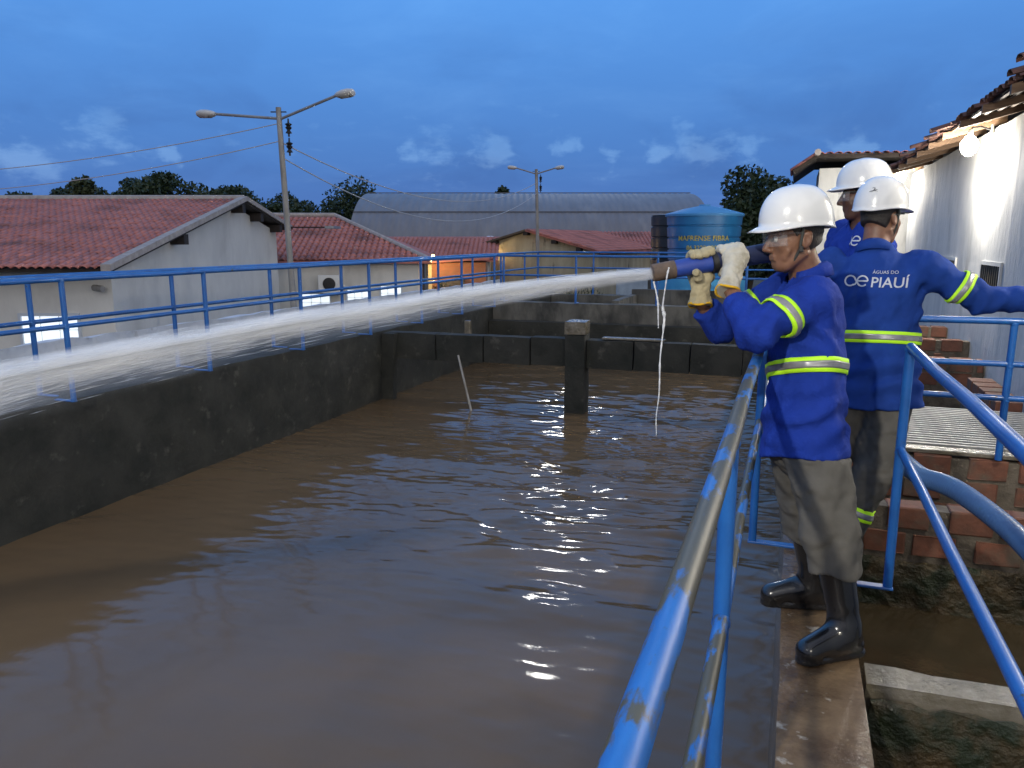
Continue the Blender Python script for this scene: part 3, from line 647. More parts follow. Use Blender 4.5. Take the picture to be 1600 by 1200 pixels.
poly_tank((-2.55, 20.68 + 2.2, -1.94), 1.35, 1.2, 2.45, 'pale blue open round tank behind the basin wall', mat('tank_pale', (.07, .36, .68), (.06, .30, .60), 2, .45), False, 4)
def text_curve(body, size):
    c = bpy.data.curves.new('lettering', 'FONT'); c.body = body; c.size = size; c.align_x = 'CENTER'; c.resolution_u = 3; c.offset = size * .012
    o = bpy.data.objects.new('lettering', c); link(o); dg = bpy.context.evaluated_depsgraph_get()
    me = bpy.data.meshes.new_from_object(o.evaluated_get(dg)); bpy.data.objects.remove(o); return me
yl = mat('yellow_paint', (.50, .40, .05), (.30, .25, .06), 14, .6)
aim = math.atan2(-23.9, 2.57) - math.radians(0)
for body, size, zz, ww in (('MAFRENSE FIBRA', .205, 1.26, 1.2), ('86.3222.4207', .18, 1.0, 1.0)):
    me = text_curve(body, size)
    bm = bmesh.new(); bm.from_mesh(me); bmesh.ops.triangulate(bm, faces=bm.faces[:]); bmesh.ops.subdivide_edges(bm, edges=[e for e in bm.edges if e.calc_length() > .06], cuts=1); bm.to_mesh(me); bm.free()
    for v in me.vertices:
        z = zz + v.co.y; rad = .97 + (1.09 - .97) * z / 2.02 + .020; a = aim + v.co.x / rad
        v.co = (rad * math.cos(a), rad * math.sin(a), z)
    me.materials.append(yl); o = link(bpy.data.objects.new('lettering', me)); o.parent = tk

# ------------------------------------------------------------------ lamp posts and wires
lampg = mat('lamp_head_grey', (.55, .56, .56), (.42, .42, .42), 5, .45)
def lamp_post(r, g, ztop, label, la, ra, rad):
    p = rgw(r, g, G0); e = empty('lamp_post', p, YAW, label, 'lamp post', 'two-armed lamp posts'); h = ztop - G0
    lean = -.025
    MB().tube([(0, 0, 0), (lean * h * .5, 0, h * .5), (lean * h, 0, h)], [rad * 1.15, rad, rad * .85], 14).build('pole', grey_p, e, True)
    for (dx, dy, dz, zz) in (la, ra):
        a = Vector((lean * h, 0, h + zz)); b = a + Vector((dx, dy, dz)); n = (b - a).normalized()
        MB().tube([a, b], .030, 8).build('arm', metal_g, e, True)
        hd = MB(); prof = [(.055, -.03), (.10, .03), (.135, .14), (.14, .27), (.105, .36), (.02, .39)]
        hd.lathe(prof, 18); o = hd.build('lamp_head', lampg, e, True)
        nn = Vector((n.x, n.y, n.z * .35)).normalized()
        o.matrix_local = Matrix.Translation(b) @ nn.to_track_quat('Z', 'Y').to_matrix().to_4x4() @ Matrix.Diagonal((1, .62, 1, 1))
        o2 = MB().lathe([(.10, .08), (.10, .33)], 14).build('lens', mat('lamp_lens', (.16, .15, .13), rough=.3), e, True)
        o2.matrix_local = Matrix.Translation(b + Vector((0, 0, -.025))) @ nn.to_track_quat('Z', 'Y').to_matrix().to_4x4() @ Matrix.Diagonal((.92, .6, 1, 1))
    MB().box((lean * h - .16, -.02, h - .10), (lean * h + .16, .02, h - .08)).build('cross_arm', black_m, e)
    for k in range(2):
        zz = h - .42 - k * .38
        MB().lathe([(.02, -.16), (.02, -.1), (.07, -.09), (.03, -.03), (.07, .02), (.04, .05), (.075, .09), (.02, .12), (.015, .2)], 12, (lean * h + .19, 0, zz)).build('insulator', black_m, e, True)
    return e
lamp_post(-4.66 + .0, 16.6, 4.22, 'near two-armed lamp post on a leaning pole, left', (-1.42, .25, .13, -.22), (1.32, -.45, .40, -.24), .064)
lamp_post(1.2, 34.0, 4.5, 'smaller far two-armed lamp post before the hangar', (-.86, .3, .28, -.2), (.80, -.3, .22, -.2), .075)
wire_m = mat('pale_wire', (.40, .42, .45), rough=.5)
def wire(a, b, sag, label, rad=.012):
    a, b = Vector(a), Vector(b)
    pts = [a.lerp(b, i / 24) - Vector((0, 0, sag * 4 * (i / 24) * (1 - i / 24))) for i in range(25)]
    tag(MB().tube(pts, rad, 6).build('wire', wire_m, None, True), label, 'wire')
P1 = rgw(-4.83, 16.6, 0); P2 = rgw(1.08, 34, 0)
wire((P1.x, P1.y, 3.55), (P2.x, P2.y, 3.95), 1.0, 'upper pale wire sagging between the two lamp posts', .013)
wire((P1.x, P1.y, 3.25), (P2.x, P2.y, 3.5), 1.25, 'lower pale wire sagging between the two lamp posts', .013)
q = rgw(-19, 21, 3.2); wire((P1.x, P1.y, 3.9), q, .35, 'upper pale wire running left from the near lamp post', .010)
q = rgw(-19, 21, 2.75); wire((P1.x, P1.y, 3.55), q, .4, 'lower pale wire running left from the near lamp post', .010)

# ------------------------------------------------------------------ trees
leaf_d = mat('leaf_dark', (.015, .032, .011), (.026, .048, .015), 3, .6); leaf_o = mat('leaf_olive', (.055, .070, .022), (.035, .05, .018), 3, .65)
bark = mat('bark', (.06, .045, .03), (.035, .028, .02), 5, .9)
def tree(p, ztop, rx, rz, label, n=5000, ls=.34, m=leaf_d, clumps=16, seed=0, flat=False, name='tree', group='trees beyond the houses'):
    rs = np.random.RandomState(seed); h = ztop - G0
    e = empty(name, (p.x, p.y, G0), 0, label, 'tree', group)
    cz = h - rz
    cc = []
    for i in range(clumps):
        d = rs.normal(size=3); d /= np.linalg.norm(d); q = d * rs.uniform(.35, .82) ** (1 if not flat else .8); cc.append((q[0] * rx, q[1] * rx, cz + q[2] * rz * .8, rs.uniform(.28, .5) * min(rx, rz * 1.4)))
    cc.append((0, 0, cz + rz * .62, .4 * min(rx, rz)))
    t = MB(); t.tube([(0, 0, 0), (.05 * h, 0, h * .3), (0, .03 * h, cz)], [.05 * h * .6, .035 * h * .6, .02 * h * .5], 8)
    for c in cc[:9]: t.tube([(.02 * h, .01 * h, h * .42), ((c[0]) * .5, c[1] * .5, (h * .45 + c[2]) / 2), c[:3]], [.02 * h * .5, .014 * h * .5, .004 * h], 6)
    t.build('trunk', bark, e, True)
    V = []; F = []
    ci = rs.randint(0, len(cc), n); 
    for k in range(n):
        c = cc[ci[k]]; d = rs.normal(size=3); d /= np.linalg.norm(d); r = c[3] * rs.uniform(.25, 1.08) ** .55
        pz = (.55 if flat else .85); P = np.array([c[0] + d[0] * r, c[1] + d[1] * r, c[2] + d[2] * r * pz])
        u = rs.normal(size=3); u /= np.linalg.norm(u); v = np.cross(u, rs.normal(size=3)); v /= np.linalg.norm(v); s = ls * rs.uniform(.5, 1.2)
        b = len(V); V += [P - u * s * .5, P + v * s * .28, P + u * s * .5, P - v * s * .28]; F.append((b, b + 1, b + 2, b + 3))
    mesh_obj('crown', V, F, m, e); return e
tree(rgw(-34.0, 62), 6.3, 3.6, 2.2, 'flat-topped dark tree behind the long roof, farthest left', 6000, .36, leaf_d, 16, 1, True)
tree(rgw(-26.5, 60), 6.9, 5.2, 2.3, 'broad feathery dark tree over the ridge of the long roof', 9000, .36, leaf_d, 24, 2, True)
tree(rgw(-30.8, 57), 6.3, 2.0, 2.6, 'pale olive bushy tree in front of the dark ones on the left', 3800, .42, leaf_o, 12, 3)
tree(rgw(-21.6, 60), 5.9, 3.0, 2.0, 'small dark tree right of the feathery one, above the gable', 5500, .34, leaf_d, 16, 4, True)
tree(rgw(-38.5, 62), 5.2, 3.4, 1.8, 'low dark tree at the left picture edge', 2600, .5, leaf_d, 10, 5, True)
tree(rgw(-20.5, 72), 5.9, 4.6, 2.6, 'low dark tree behind the near lamp post', 6000, .36, leaf_d, 18, 6)
tree(rgw(-13.6, 70), 6.7, 4.4, 3.6, 'round dark tree at the left end of the hangar', 9000, .36, leaf_d, 22, 7)
tree(rgw(-17.0, 74), 5.2, 2.6, 2.2, 'small dark tree left of the round one by the hangar', 2200, .5, leaf_d, 10, 12)
tree(rgw(-.9, 78), 6.9, 1.4, 1.8, 'tree top peeping over the hangar roof', 1800, .45, leaf_d, 8, 8)
tree(rgw(9.2, 31), 4.8, 2.35, 3.1, 'dark leafy tree between the blue water tank and the front helmet', 17000, .25, leaf_d, 30, 9)
tree(rgw(-24.0, 66), 5.6, 3.2, 1.8, 'low dark tree just right of the long roof ridge', 5000, .36, leaf_d, 14, 13, True)
tree(rgw(-19.0, 63), 4.6, 2.6, 1.5, 'low dark tree between the gable and the lamp post', 4000, .34, leaf_d, 12, 14, True)
tree(rgw(-30.0, 66), 5.9, 4.2, 2.0, 'spreading dark tree between the olive bush and the feathery tree', 6000, .36, leaf_d, 18, 15, True)
for i, (r, g, zt) in enumerate(((-2.2, 24.5, .25), (-1.5, 25.2, .1), (.8, 25.5, .2), (2.3, 25.8, .35))):
    rs = np.random.RandomState(30 + i); V = []; F = []
    for k in range(900):
        x, y = rs.normal(size=2) * .55; h = (zt - G0) * rs.uniform(.35, 1.0) ** .6 * math.exp(-(x * x + y * y) * .6); a = rs.uniform(0, 6.28); s = rs.uniform(.1, .22)
        b = len(V); V += [(x, y, h - s * .3), (x + math.cos(a) * s * .2, y + math.sin(a) * s * .2, h + s * .1), (x + math.cos(a) * s * .6, y + math.sin(a) * s * .6, h + s * .35), (x - math.sin(a) * s * .15, y + math.cos(a) * s * .15, h)]; F.append((b, b + 1, b + 2, b + 3))
    p = rgw(r, g, G0); e = empty('shrub', p, 0, ['weedy green shrub left under the stained house', 'second weedy shrub beside the stained house wall', 'weedy shrub behind the middle of the far railing', 'weedy shrub behind the right of the far railing'][i], 'shrub', 'shrubs behind the far railing')
    mesh_obj('foliage', V, F, leaf_o, e); MB().tube([(0, 0, 0), (.05, 0, 1.2)], [.03, .012], 6).build('stem', bark, e)
# unseen glowing ball, added high over the far bank for glitter on the water
mo = tag(MB().lathe([(5.5 * math.sin(a), -5.5 * math.cos(a)) for a in np.linspace(.02, math.pi - .02, 18)], 28).build('glitter_moon', mat('glitter_glow', (1, 1, 1), rough=1, emit=(1, .97, .9), estr=150), None, True), kind='structure')
_m = Vector((-.272, .962, .385)).normalized(); mo.location = _m * 560
# ------------------------------------------------------------------ implicit surfaces -> one continuous mesh (surface nets)
def surf(fn, xs, ys, zs):
    P = np.stack(np.meshgrid(xs, ys, zs, indexing='ij'), -1).astype(np.float32); v = fn(P)
    s = v < 0
    nx, ny, nz_ = v.shape
    cs = np.zeros((nx - 1, ny - 1, nz_ - 1), np.int8)
    off = [(i, j, k) for i in (0, 1) for j in (0, 1) for k in (0, 1)]
    for i, j, k in off: cs += s[i:nx - 1 + i, j:ny - 1 + j, k:nz_ - 1 + k]
    act = (cs > 0) & (cs < 8); ids = -np.ones(act.shape, np.int64); A = np.argwhere(act); ids[act] = np.arange(len(A))
    cv = np.stack([v[A[:, 0] + i, A[:, 1] + j, A[:, 2] + k] for i, j, k in off], 1)
    cp = np.stack([P[A[:, 0] + i, A[:, 1] + j, A[:, 2] + k] for i, j, k in off], 1)
    acc = np.zeros((len(A), 3)); cnt = np.zeros(len(A))
    for a in range(8):
        for b in range(a + 1, 8):
            if sum(abs(off[a][q] - off[b][q]) for q in range(3)) != 1: continue
            va, vb = cv[:, a], cv[:, b]; m = (va < 0) != (vb < 0); t = np.where(m, va / np.where(m, va - vb, 1), 0)
            acc += np.where(m[:, None], cp[:, a] + (cp[:, b] - cp[:, a]) * t[:, None], 0); cnt += m
    V = acc / cnt[:, None]; Fs = []
    for ax in range(3):
        sl0 = [slice(None)] * 3; sl1 = [slice(None)] * 3; sl0[ax] = slice(0, -1); sl1[ax] = slice(1, None)
        a, b = s[tuple(sl0)], s[tuple(sl1)]; E = np.argwhere(a != b); u, w_ = [(1, 2), (2, 0), (0, 1)][ax]
        ok = (E[:, u] > 0) & (E[:, w_] > 0) & (E[:, u] < v.shape[u] - 1) & (E[:, w_] < v.shape[w_] - 1); E = E[ok]
        q = []
        for du, dw in ((-1, -1), (0, -1), (0, 0), (-1, 0)):
            c = E.copy(); c[:, u] += du; c[:, w_] += dw; q.append(ids[c[:, 0], c[:, 1], c[:, 2]])
        q = np.stack(q, 1); fl = ~a[E[:, 0], E[:, 1], E[:, 2]]; q[fl] = q[fl][:, ::-1]; Fs.append(q[(q >= 0).all(1)])
    return V, np.concatenate(Fs)
def axis(lo, hi, h): return np.arange(lo, hi + h, h)
def mixed_axis(lo, hi, h, f0, f1, hf):
    a = list(np.arange(lo, f0, h)); b = list(np.arange(f0, f1, hf)); c = list(np.arange(f1, hi + h, h)); return np.array(a + b + c)
def smin(a, b, k):
    h = np.clip(.5 + .5 * (b - a) / k, 0, 1); return b + (a - b) * h - k * h * (1 - h)
def smax(a, b, k): return -smin(-a, -b, k)
def cap(P, a, b, ra, rb):
    a = np.asarray(a, np.float32); b = np.asarray(b, np.float32); d = b - a; t = np.clip(((P - a) @ d) / max(1e-9, float(d @ d)), 0, 1)
    return np.linalg.norm(P - a - t[..., None] * d, axis=-1) - (ra + (rb - ra) * t)
def ell(P, c, M3, r):
    q = (P - np.asarray(c, np.float32)) @ np.asarray(M3, np.float32).T / np.asarray(r, np.float32)
    k0 = np.linalg.norm(q, axis=-1); k1 = np.linalg.norm(q / np.asarray(r, np.float32), axis=-1) + 1e-9; return k0 * (k0 - 1) / k1
def etube(P, a, b, S, Fd, ts, ra, rb, t0=-.02, t1=1.02):
    """elliptic tube along a-b: half-axes ra (sideways) and rb (front-back) given along it"""
    a = np.asarray(a, np.float32); b = np.asarray(b, np.float32); d = b - a; L = float(np.linalg.norm(d)); n = d / L
    q = P - a; t = (q @ n) / L; u = q @ np.asarray(S, np.float32); v = q @ np.asarray(Fd, np.float32)
    A = np.interp(t, ts, ra).astype(np.float32); B = np.interp(t, ts, rb).astype(np.float32)
    k = np.sqrt((u / A) ** 2 + (v / B) ** 2) + 1e-6
    d0 = (k - 1) * np.minimum(A, B); return np.maximum(d0, np.maximum((t0 - t) * L, (t - t1) * L))
def near(P, c, r, fn):
    m = (np.abs(P - np.asarray(c, np.float32)) < r).all(-1); o = np.full(P.shape[:-1], 9.0, np.float32)
    if m.any(): o[m] = fn(P[m])
    return o
def skin_only(d, P, fn, w_=.05):
    m = np.abs(d) < w_; d = d.copy()
    if m.any(): d[m] += fn(P[m])
    return d
def folds(P, seed, amp, freq, up=1.0):
    rs = np.random.RandomState(seed); w_ = np.zeros(P.shape[:-1], np.float32)
    for k in range(7):
        d = rs.normal(size=3); d[2] *= up; d = d / np.linalg.norm(d) * freq * rs.uniform(.6, 1.7); e = rs.normal(size=3) * freq * .45
        w_ += (1 - 2 * np.abs(np.sin(P @ d.astype(np.float32) + 1.3 * np.sin(P @ e.astype(np.float32) + k) + rs.uniform(0, 6)))) ** 1 * rs.uniform(.4, 1)
    return w_ * amp / 3
def sobj(name, fn, box, h, m, root, axes=None, smooth_it=1):
    if axes is None: axes = [axis(box[0][i], box[1][i], h) for i in range(3)]
    V, F = surf(fn, *axes); V = V - np.array(root.location[:] if root is not None else (0, 0, 0))
    o = mesh_obj(name, V.tolist(), F.tolist(), m, None, True)
    if smooth_it:
        bm = bmesh.new(); bm.from_mesh(o.data)
        for _ in range(smooth_it): bmesh.ops.smooth_vert(bm, verts=bm.verts, factor=.5, use_axis_x=True, use_axis_y=True, use_axis_z=True)
        bm.to_mesh(o.data); bm.free(); o.data.shade_smooth()
    return o
V3 = lambda *a: np.array(a, float)
def unit(v): v = np.asarray(v, float); return v / np.linalg.norm(v)

skin = mat('skin', (.25, .125, .072), (.18, .085, .050), 22, .48, bump=.25, bscale=120, sss=.06, bdist=.002)
skin_d = mat('skin_dark', (.13, .062, .040), (.10, .05, .032), 22, .5, sss=.05)
shirt_m = mat('royal_blue_cloth', (.010, .040, .31), (.008, .032, .25), 7, .85, bump=.6, bscale=11, bdist=.02, dist=1.2, spec=.25)
shirt_2 = mat('blue_cloth_worn', (.012, .050, .26), (.010, .040, .21), 7, .85, bump=.3, bscale=9, bdist=.012, spec=.2)
trous_m = mat('grey_cloth', (.130, .123, .108), (.100, .094, .082), 8, .9, bump=.35, bscale=10, bdist=.012, spec=.2)
boot_m = mat('black_rubber', (.010, .010, .011), (.016, .016, .017), 8, .20, bump=.2, bscale=25, coat=.5, bdist=.004)
helm_m = mat('helmet_white', (.78, .78, .76), (.72, .72, .70), 5, .22, coat=.5)
neon = mat('neon_yellow', (.50, .92, .02), rough=.6, emit=(.5, .95, .02), estr=.10)
silver = mat('reflective_tape', (.34, .34, .35), (.27, .27, .28), 30, .38, metal=.35)
hair_m = mat('dark_hair', (.018, .014, .012), (.035, .030, .026), 120, .65, bump=.8, bscale=160, bdist=.004)
strap_m = mat('strap', (.05, .055, .05), rough=.8)
glove_m = mat('cotton_glove', (.60, .57, .48), (.48, .45, .36), 14, .95, bump=.6, bscale=60, bdist=.004, c3=(.34, .30, .21), s3=7, lo3=.58, hi3=.75)
glove_2 = mat('dirty_glove', (.46, .40, .25), (.36, .30, .17), 14, .95, bump=.6, bscale=60, bdist=.004, c3=(.26, .21, .12), s3=7, lo3=.55, hi3=.72)
rim_m = mat('glove_rim', (.72, .42, .02), rough=.9)
print_w = mat('white_print', (.55, .57, .62), rough=.7)
glass_m = mat('clear_lens', (.75, .80, .84), rough=.03, alpha=.08)
eye_m = mat('eye_white', (.6, .57, .52), rough=.15); iris_m = mat('iris', (.015, .009, .006), rough=.1)

def head_sdf(P, H, fd, up, k=1.0):
    f = unit(fd); l = unit(np.cross(up, f)); u = np.cross(f, l); M3 = np.stack([f, l, u])
    q = ((P - np.asarray(H, np.float32)) @ M3.T.astype(np.float32)) / k
    I = np.eye(3)
    d = ell(q, (-.012, 0, .035), I, (.098, .077, .100))
    d = smin(d, ell(q, (.026, 0, -.045), I, (.066, .060, .082)), .03)
    d = smin(d, cap(q, (.058, -.014, -.104), (.058, .014, -.104), .021, .021), .025)                 # chin
    for s in (-1, 1):
        d = smin(d, cap(q, (-.012, s * .056, -.062), (.045, s * .030, -.100), .017, .017), .022)       # jaw
        d = smin(d, ell(q, (.058, s * .040, -.026), I, (.026, .024, .024)), .02)                       # cheekbone
        d = smin(d, cap(q, (.086, s * .012, .021), (.074, s * .046, .020), .009, .008), .012)          # brow
        d = smax(d, -(np.linalg.norm(q - np.array((.103, s * .032, -.002), np.float32), axis=-1) - .0195), .010)   # socket
        d = smin(d, np.linalg.norm(q - np.array((.076, s * .031, -.001), np.float32), axis=-1) - .0135, .004)     # lid
        d = smin(d, np.linalg.norm(q - np.array((.098, s * .013, -.044), np.float32), axis=-1) - .0085, .008)     # nostril
        e = ell(q, (-.014, s * .080, -.012), np.array([[.94, 0, .34], [0, 1, 0], [-.34, 0, .94]]), (.020, .010, .034))
        e = smax(e, -ell(q, (-.010, s * .091, -.008), I, (.011, .008, .020)), .006)
        d = smin(d, e, .006)
    d = smin(d, cap(q, (.090, 0, .008), (.112, 0, -.036), .0085, .0125), .012)                       # nose
    d = smin(d, cap(q, (.086, -.019, -.066), (.086, .019, -.066), .0055, .0055), .007)               # lips
    d = smin(d, cap(q, (.084, -.016, -.077), (.084, .016, -.077), .0065, .0065), .007)
    d = smax(d, -cap(q, (.096, -.024, -.0725), (.097, 0, -.0710), .0032, .0032), .004); d = smax(d, -cap(q, (.097, 0, -.0710), (.096, .024, -.0725), .0032, .0032), .004)
    for s in (-1, 1):
        d = smax(d, -cap(q, (.096, s * .021, -.046), (.088, s * .034, -.074), .0036, .003), .007)      # fold beside the mouth
        d = smax(d, -cap(q, (.090, s * .020, -.019), (.082, s * .044, -.018), .003, .002), .006)       # bag under the eye
        d = smin(d, cap(q, (.050, s * .061, -.05), (.060, s * .048, -.075), .004, .004), .02)
    d = smax(d, -cap(q, (.090, -.012, -.089), (.090, .012, -.089), .004, .004), .008)                 # crease over the chin
    return d * k
def helmet(root, H, fd, up, k=1.0, name='helmet'):
    f = unit(fd); l = unit(np.cross(up, f)); u = np.cross(f, l)
    nt_, nr = 64, 20; V = []; F = []
    A, B, Hh = .140, .116, .142
    for i in range(nr + 1):
        ph = (math.pi / 2) * i / nr
        for j in range(nt_):
            a = 2 * math.pi * j / nt_; ca, sa = math.cos(a), math.sin(a)
            c = math.sin(ph) ** .78; x = A * ca * c - .012; y = B * sa * c
            z = Hh * math.cos(ph) ** .92
            z -= (.022 * max(0, -ca) ** 2) * (i / nr) ** 3                      # nape dips
            rid = math.exp(-(y / .030) ** 2) * .006 * math.sin(ph * 1.2) if ph > .1 else .003
            z += rid
            V.append((x, y, z))
    for g, (wid, dz) in enumerate(((.002, -.004), (.004, -.010), (.0, -.013))):
        for j in range(nt_):
            a = 2 * math.pi * j / nt_; ca, sa = math.cos(a), math.sin(a)
            br = max(0, (ca - .25) / .75) ** 1.1 * .042 * (1 if g else .5)
            base = V[nr * nt_ + j]; wd = wid + (br if g < 2 else br * .9)
            V.append((base[0] + ca * wd, base[1] + sa * wd, base[2] + dz - (br * .22)))
    for i in range(nr + 3):
        for j in range(nt_): F.append((i * nt_ + j, (i + 1) * nt_ + j, (i + 1) * nt_ + (j + 1) % nt_, i * nt_ + (j + 1) % nt_))
    T = [tuple(np.asarray(H) + k * (f * p[0] + l * p[1] + u * (p[2] + .047)) - np.array(root.location[:])) for p in V]
    o = mesh_obj(name, T, F, helm_m, root, True); md = o.modifiers.new('shell', 'SOLIDIFY'); md.thickness = .004; md.offset = -1
    return o
def band(root, fn, c, ax, S, w_, thick, name='hi_vis_band', n=72, rmax=.4):
    """tape strip hugging a garment: marched outwards from inside until the cloth's own surface"""
    ax = unit(ax); S = unit(np.asarray(S) - ax * np.dot(S, ax)); T = np.cross(ax, S); objs = []
    def strip(h0, h1, off, m, nm, par):
        rows = np.linspace(h0, h1, 5); V = []; F = []
        for r_ in rows:
            a = np.linspace(0, 2 * math.pi, n, endpoint=False); dirs = np.cos(a)[:, None] * S + np.sin(a)[:, None] * T
            o0 = np.asarray(c) + ax * r_; rr = np.linspace(.01, rmax, 160); P = (o0 + dirs[:, None, :] * rr[None, :, None]).astype(np.float32)
            d = fn(P); k = np.argmax(d > 0, 1); k = np.where(k == 0, 1, k); i_ = np.arange(n)
            d1, d0 = d[i_, k], d[i_, k - 1]; t = -d0 / np.where(d1 - d0 == 0, 1, d1 - d0); rad = rr[k - 1] + (rr[1] - rr[0]) * np.clip(t, 0, 1) + off
            med = np.median(np.stack([np.roll(rad, q) for q in (-3, -2, -1, 0, 1, 2, 3)]), 0); rad = np.where(np.abs(rad - med) > .006, med, rad)
            V += (o0 + dirs * rad[:, None] - np.array(root.location[:])).tolist()
        for i in range(4):
            for j in range(n): F.append((i * n + j, i * n + (j + 1) % n, (i + 1) * n + (j + 1) % n, (i + 1) * n + j))
        o = mesh_obj(nm, V, F, m, par, True); md = o.modifiers.new('cloth', 'SOLIDIFY'); md.thickness = .004; md.offset = -1; return o
    b = strip(-w_, w_, thick, neon, name, root); strip(-w_ * .46, w_ * .46, thick + .002, silver, 'reflective_stripe', b); return b

def person(label, J, H, hf, hup, F_, k=1.0, skin_=skin, shirt_=shirt_m, hands=(True, True), cuffs=(.62, .62), boot_top=.34, detail=True, seed=1, hair=hair_m, girth=1.0, hem_flare=0.0):
    rt = (float(J['root'][0]), float(J['root'][1]), 0.0)
    class Rt: location = Vector(rt)
    f = unit(F_); S = unit(np.cross((0, 0, 1), f))       # S: the person's left
    hem, neck = V3(*J['hem']), V3(*J['neck'])
    tax = unit(neck - hem); Fx = unit(f - tax * np.dot(f, tax)); Sx = unit(S - tax * np.dot(S, tax))
    arms = [(V3(*J['Ls']), V3(*J['Le']), V3(*J['Lw'])), (V3(*J['Rs']), V3(*J['Re']), V3(*J['Rw']))]
    legs = [(V3(*J['Lh']), V3(*J['Lk']), V3(*J['La']), V3(*J['Lt'])), (V3(*J['Rh']), V3(*J['Rk']), V3(*J['Ra']), V3(*J['Rt']))]
    ts = [0, .2, .45, .7, .84, .92, .97, 1.02]
    ra = np.array([.205 + hem_flare, .192, .182, .192, .186, .135, .085, .064]) * k * girth; rb = np.array([.160 + hem_flare, .148, .138, .138, .118, .094, .074, .062]) * k * girth
    def torso(P, g=0.0): return etube(P, hem, neck, Sx, Fx, ts, ra - g, rb - g, 0 if g == 0 else -.1)
    # ---- body: one skin surface from crown to ankle
    def body(P):
        d = etube(P, hem, neck, Sx, Fx, ts, ra * .74, rb * .74, .06)
        d = smin(d, cap(P, neck - tax * .03, V3(*H) - unit(hf) * .02 * k - unit(hup) * .05 * k, .062 * k, .057 * k), .03)
        d = smin(d, near(P, H, .24 * k, lambda q: head_sdf(q, H, hf, hup, k)), .014)
        for i, (a, b, c) in enumerate(arms):
            d = smin(d, cap(P, a, b, .050 * k, .040 * k), .03); d = smin(d, cap(P, b, c, .042 * k, .029 * k), .012)
            if hands[i]:
                n = unit(c - b); q = c + n * .05 * k; side = unit(np.cross(n, (0, 0, 1))); dn = np.cross(side, n)
                def hand(Q):
                    e = ell(Q, q, np.stack([n, side, dn]), (.05 * k, .042 * k, .018 * k))
                    for t_ in range(4):
                        p0 = q + n * .035 * k + side * (.027 - .018 * t_) * k; L = (.068, .078, .073, .056)[t_] * k
                        p1 = p0 + n * L * .5 - dn * .008; p2 = p1 + n * L * .42 - dn * .026
                        e = smin(e, np.minimum(cap(Q, p0, p1, .0095 * k, .009 * k), cap(Q, p1, p2, .009 * k, .007 * k)), .004)
                    th0 = q + side * .03 * k - n * .025 * k; return smin(e, cap(Q, th0, th0 + side * .035 * k + n * .045 * k - dn * .012, .0125 * k, .0095 * k), .008)
                d = smin(d, near(P, q + n * .03, .17, hand), .015)
        for a, b, c, t_ in legs:
            d = smin(d, cap(P, a - np.array((0, 0, .06)), b, .058 * k, .046 * k), .03); d = smin(d, cap(P, b, c, .045 * k, .034 * k), .02); d = smin(d, cap(P, c - np.array((0, 0, .03)), t_ * .75 + c * .25, .03, .026), .02)
        return d
    pts = np.array([H, J['hem'], *[q for a in arms for q in a], *[q for a in legs for q in a]]); lo = pts.min(0) - .17; hi = pts.max(0) + .17
    hs = .0034 if detail else .007
    hx = [H[i] for i in range(3)]
    cs = .016
    # fine lattice only round the head
    AX = [mixed_axis(lo[i], hi[i], cs, hx[i] - .13 * k, hx[i] + .13 * k, hs) for i in range(3)]
    if hands[0] or hands[1]: AX = [mixed_axis(lo[i], hi[i], .011, hx[i] - .13 * k, hx[i] + .13 * k, hs) for i in range(3)]
    bd = sobj('person', body, None, None, skin_, Rt, AX, 0 if detail else 1); bd.location = rt
    tag(bd, label, 'person', 'workers on the wall top')
    # ---- shirt
    def sleeves(P):
        d = None
        for i, (a, b, c) in enumerate(arms):
            e = b + (c - b) * cuffs[i]; n = unit(c - b)
            s = smin(cap(P, a, b, .074 * k, .058 * k), np.maximum(cap(P, b, b + (c - b) * (cuffs[i] + .25), .057 * k, .046 * k), (P - e.astype(np.float32)) @ n.astype(np.float32)), .02)
            d = s if d is None else np.minimum(d, s)
        return d
    def creases(q):
        w_ = np.zeros(q.shape[:-1], np.float32)
        for a, b, c in arms:                                     # rings of folds gathered at the crook of the arm and the armpit
            n = unit(c - a).astype(np.float32); s_ = np.linalg.norm(q - b.astype(np.float32), axis=-1)
            w_ += np.exp(-(s_ / .11) ** 2) * .0075 * np.sin((q - b.astype(np.float32)) @ n * 95 + 2.0 * np.sin(q[..., 2] * 22 + seed))
            s_ = np.linalg.norm(q - (a * .8 + b * .2 - tax * .09).astype(np.float32), axis=-1); n = unit((a - b) + tax * .1).astype(np.float32)
            w_ += np.exp(-(s_ / .12) ** 2) * .0070 * np.sin((q - a.astype(np.float32)) @ n * 85 + 1.5 * np.sin(q[..., 2] * 16))
        hq = (q - hem.astype(np.float32)) @ tax.astype(np.float32); u_ = (q - hem.astype(np.float32)) @ Fx.astype(np.float32); v_ = (q - hem.astype(np.float32)) @ Sx.astype(np.float32)
        w_ += np.exp(-((hq - .17) / .10) ** 2) * .0085 * np.sin(hq * 62 + 14 * u_ * (1 + v_ * 3) + 2.2 * np.sin(v_ * 14 + u_ * 9 + seed))      # slack cloth sagging over the waist
        w_ += np.exp(-((hq - .45) / .09) ** 2) * .0045 * np.sin(hq * 40 - 30 * u_ + 18 * v_ + seed)
        return w_
    def shirt_raw(P): return smin(torso(P), sleeves(P), .035)
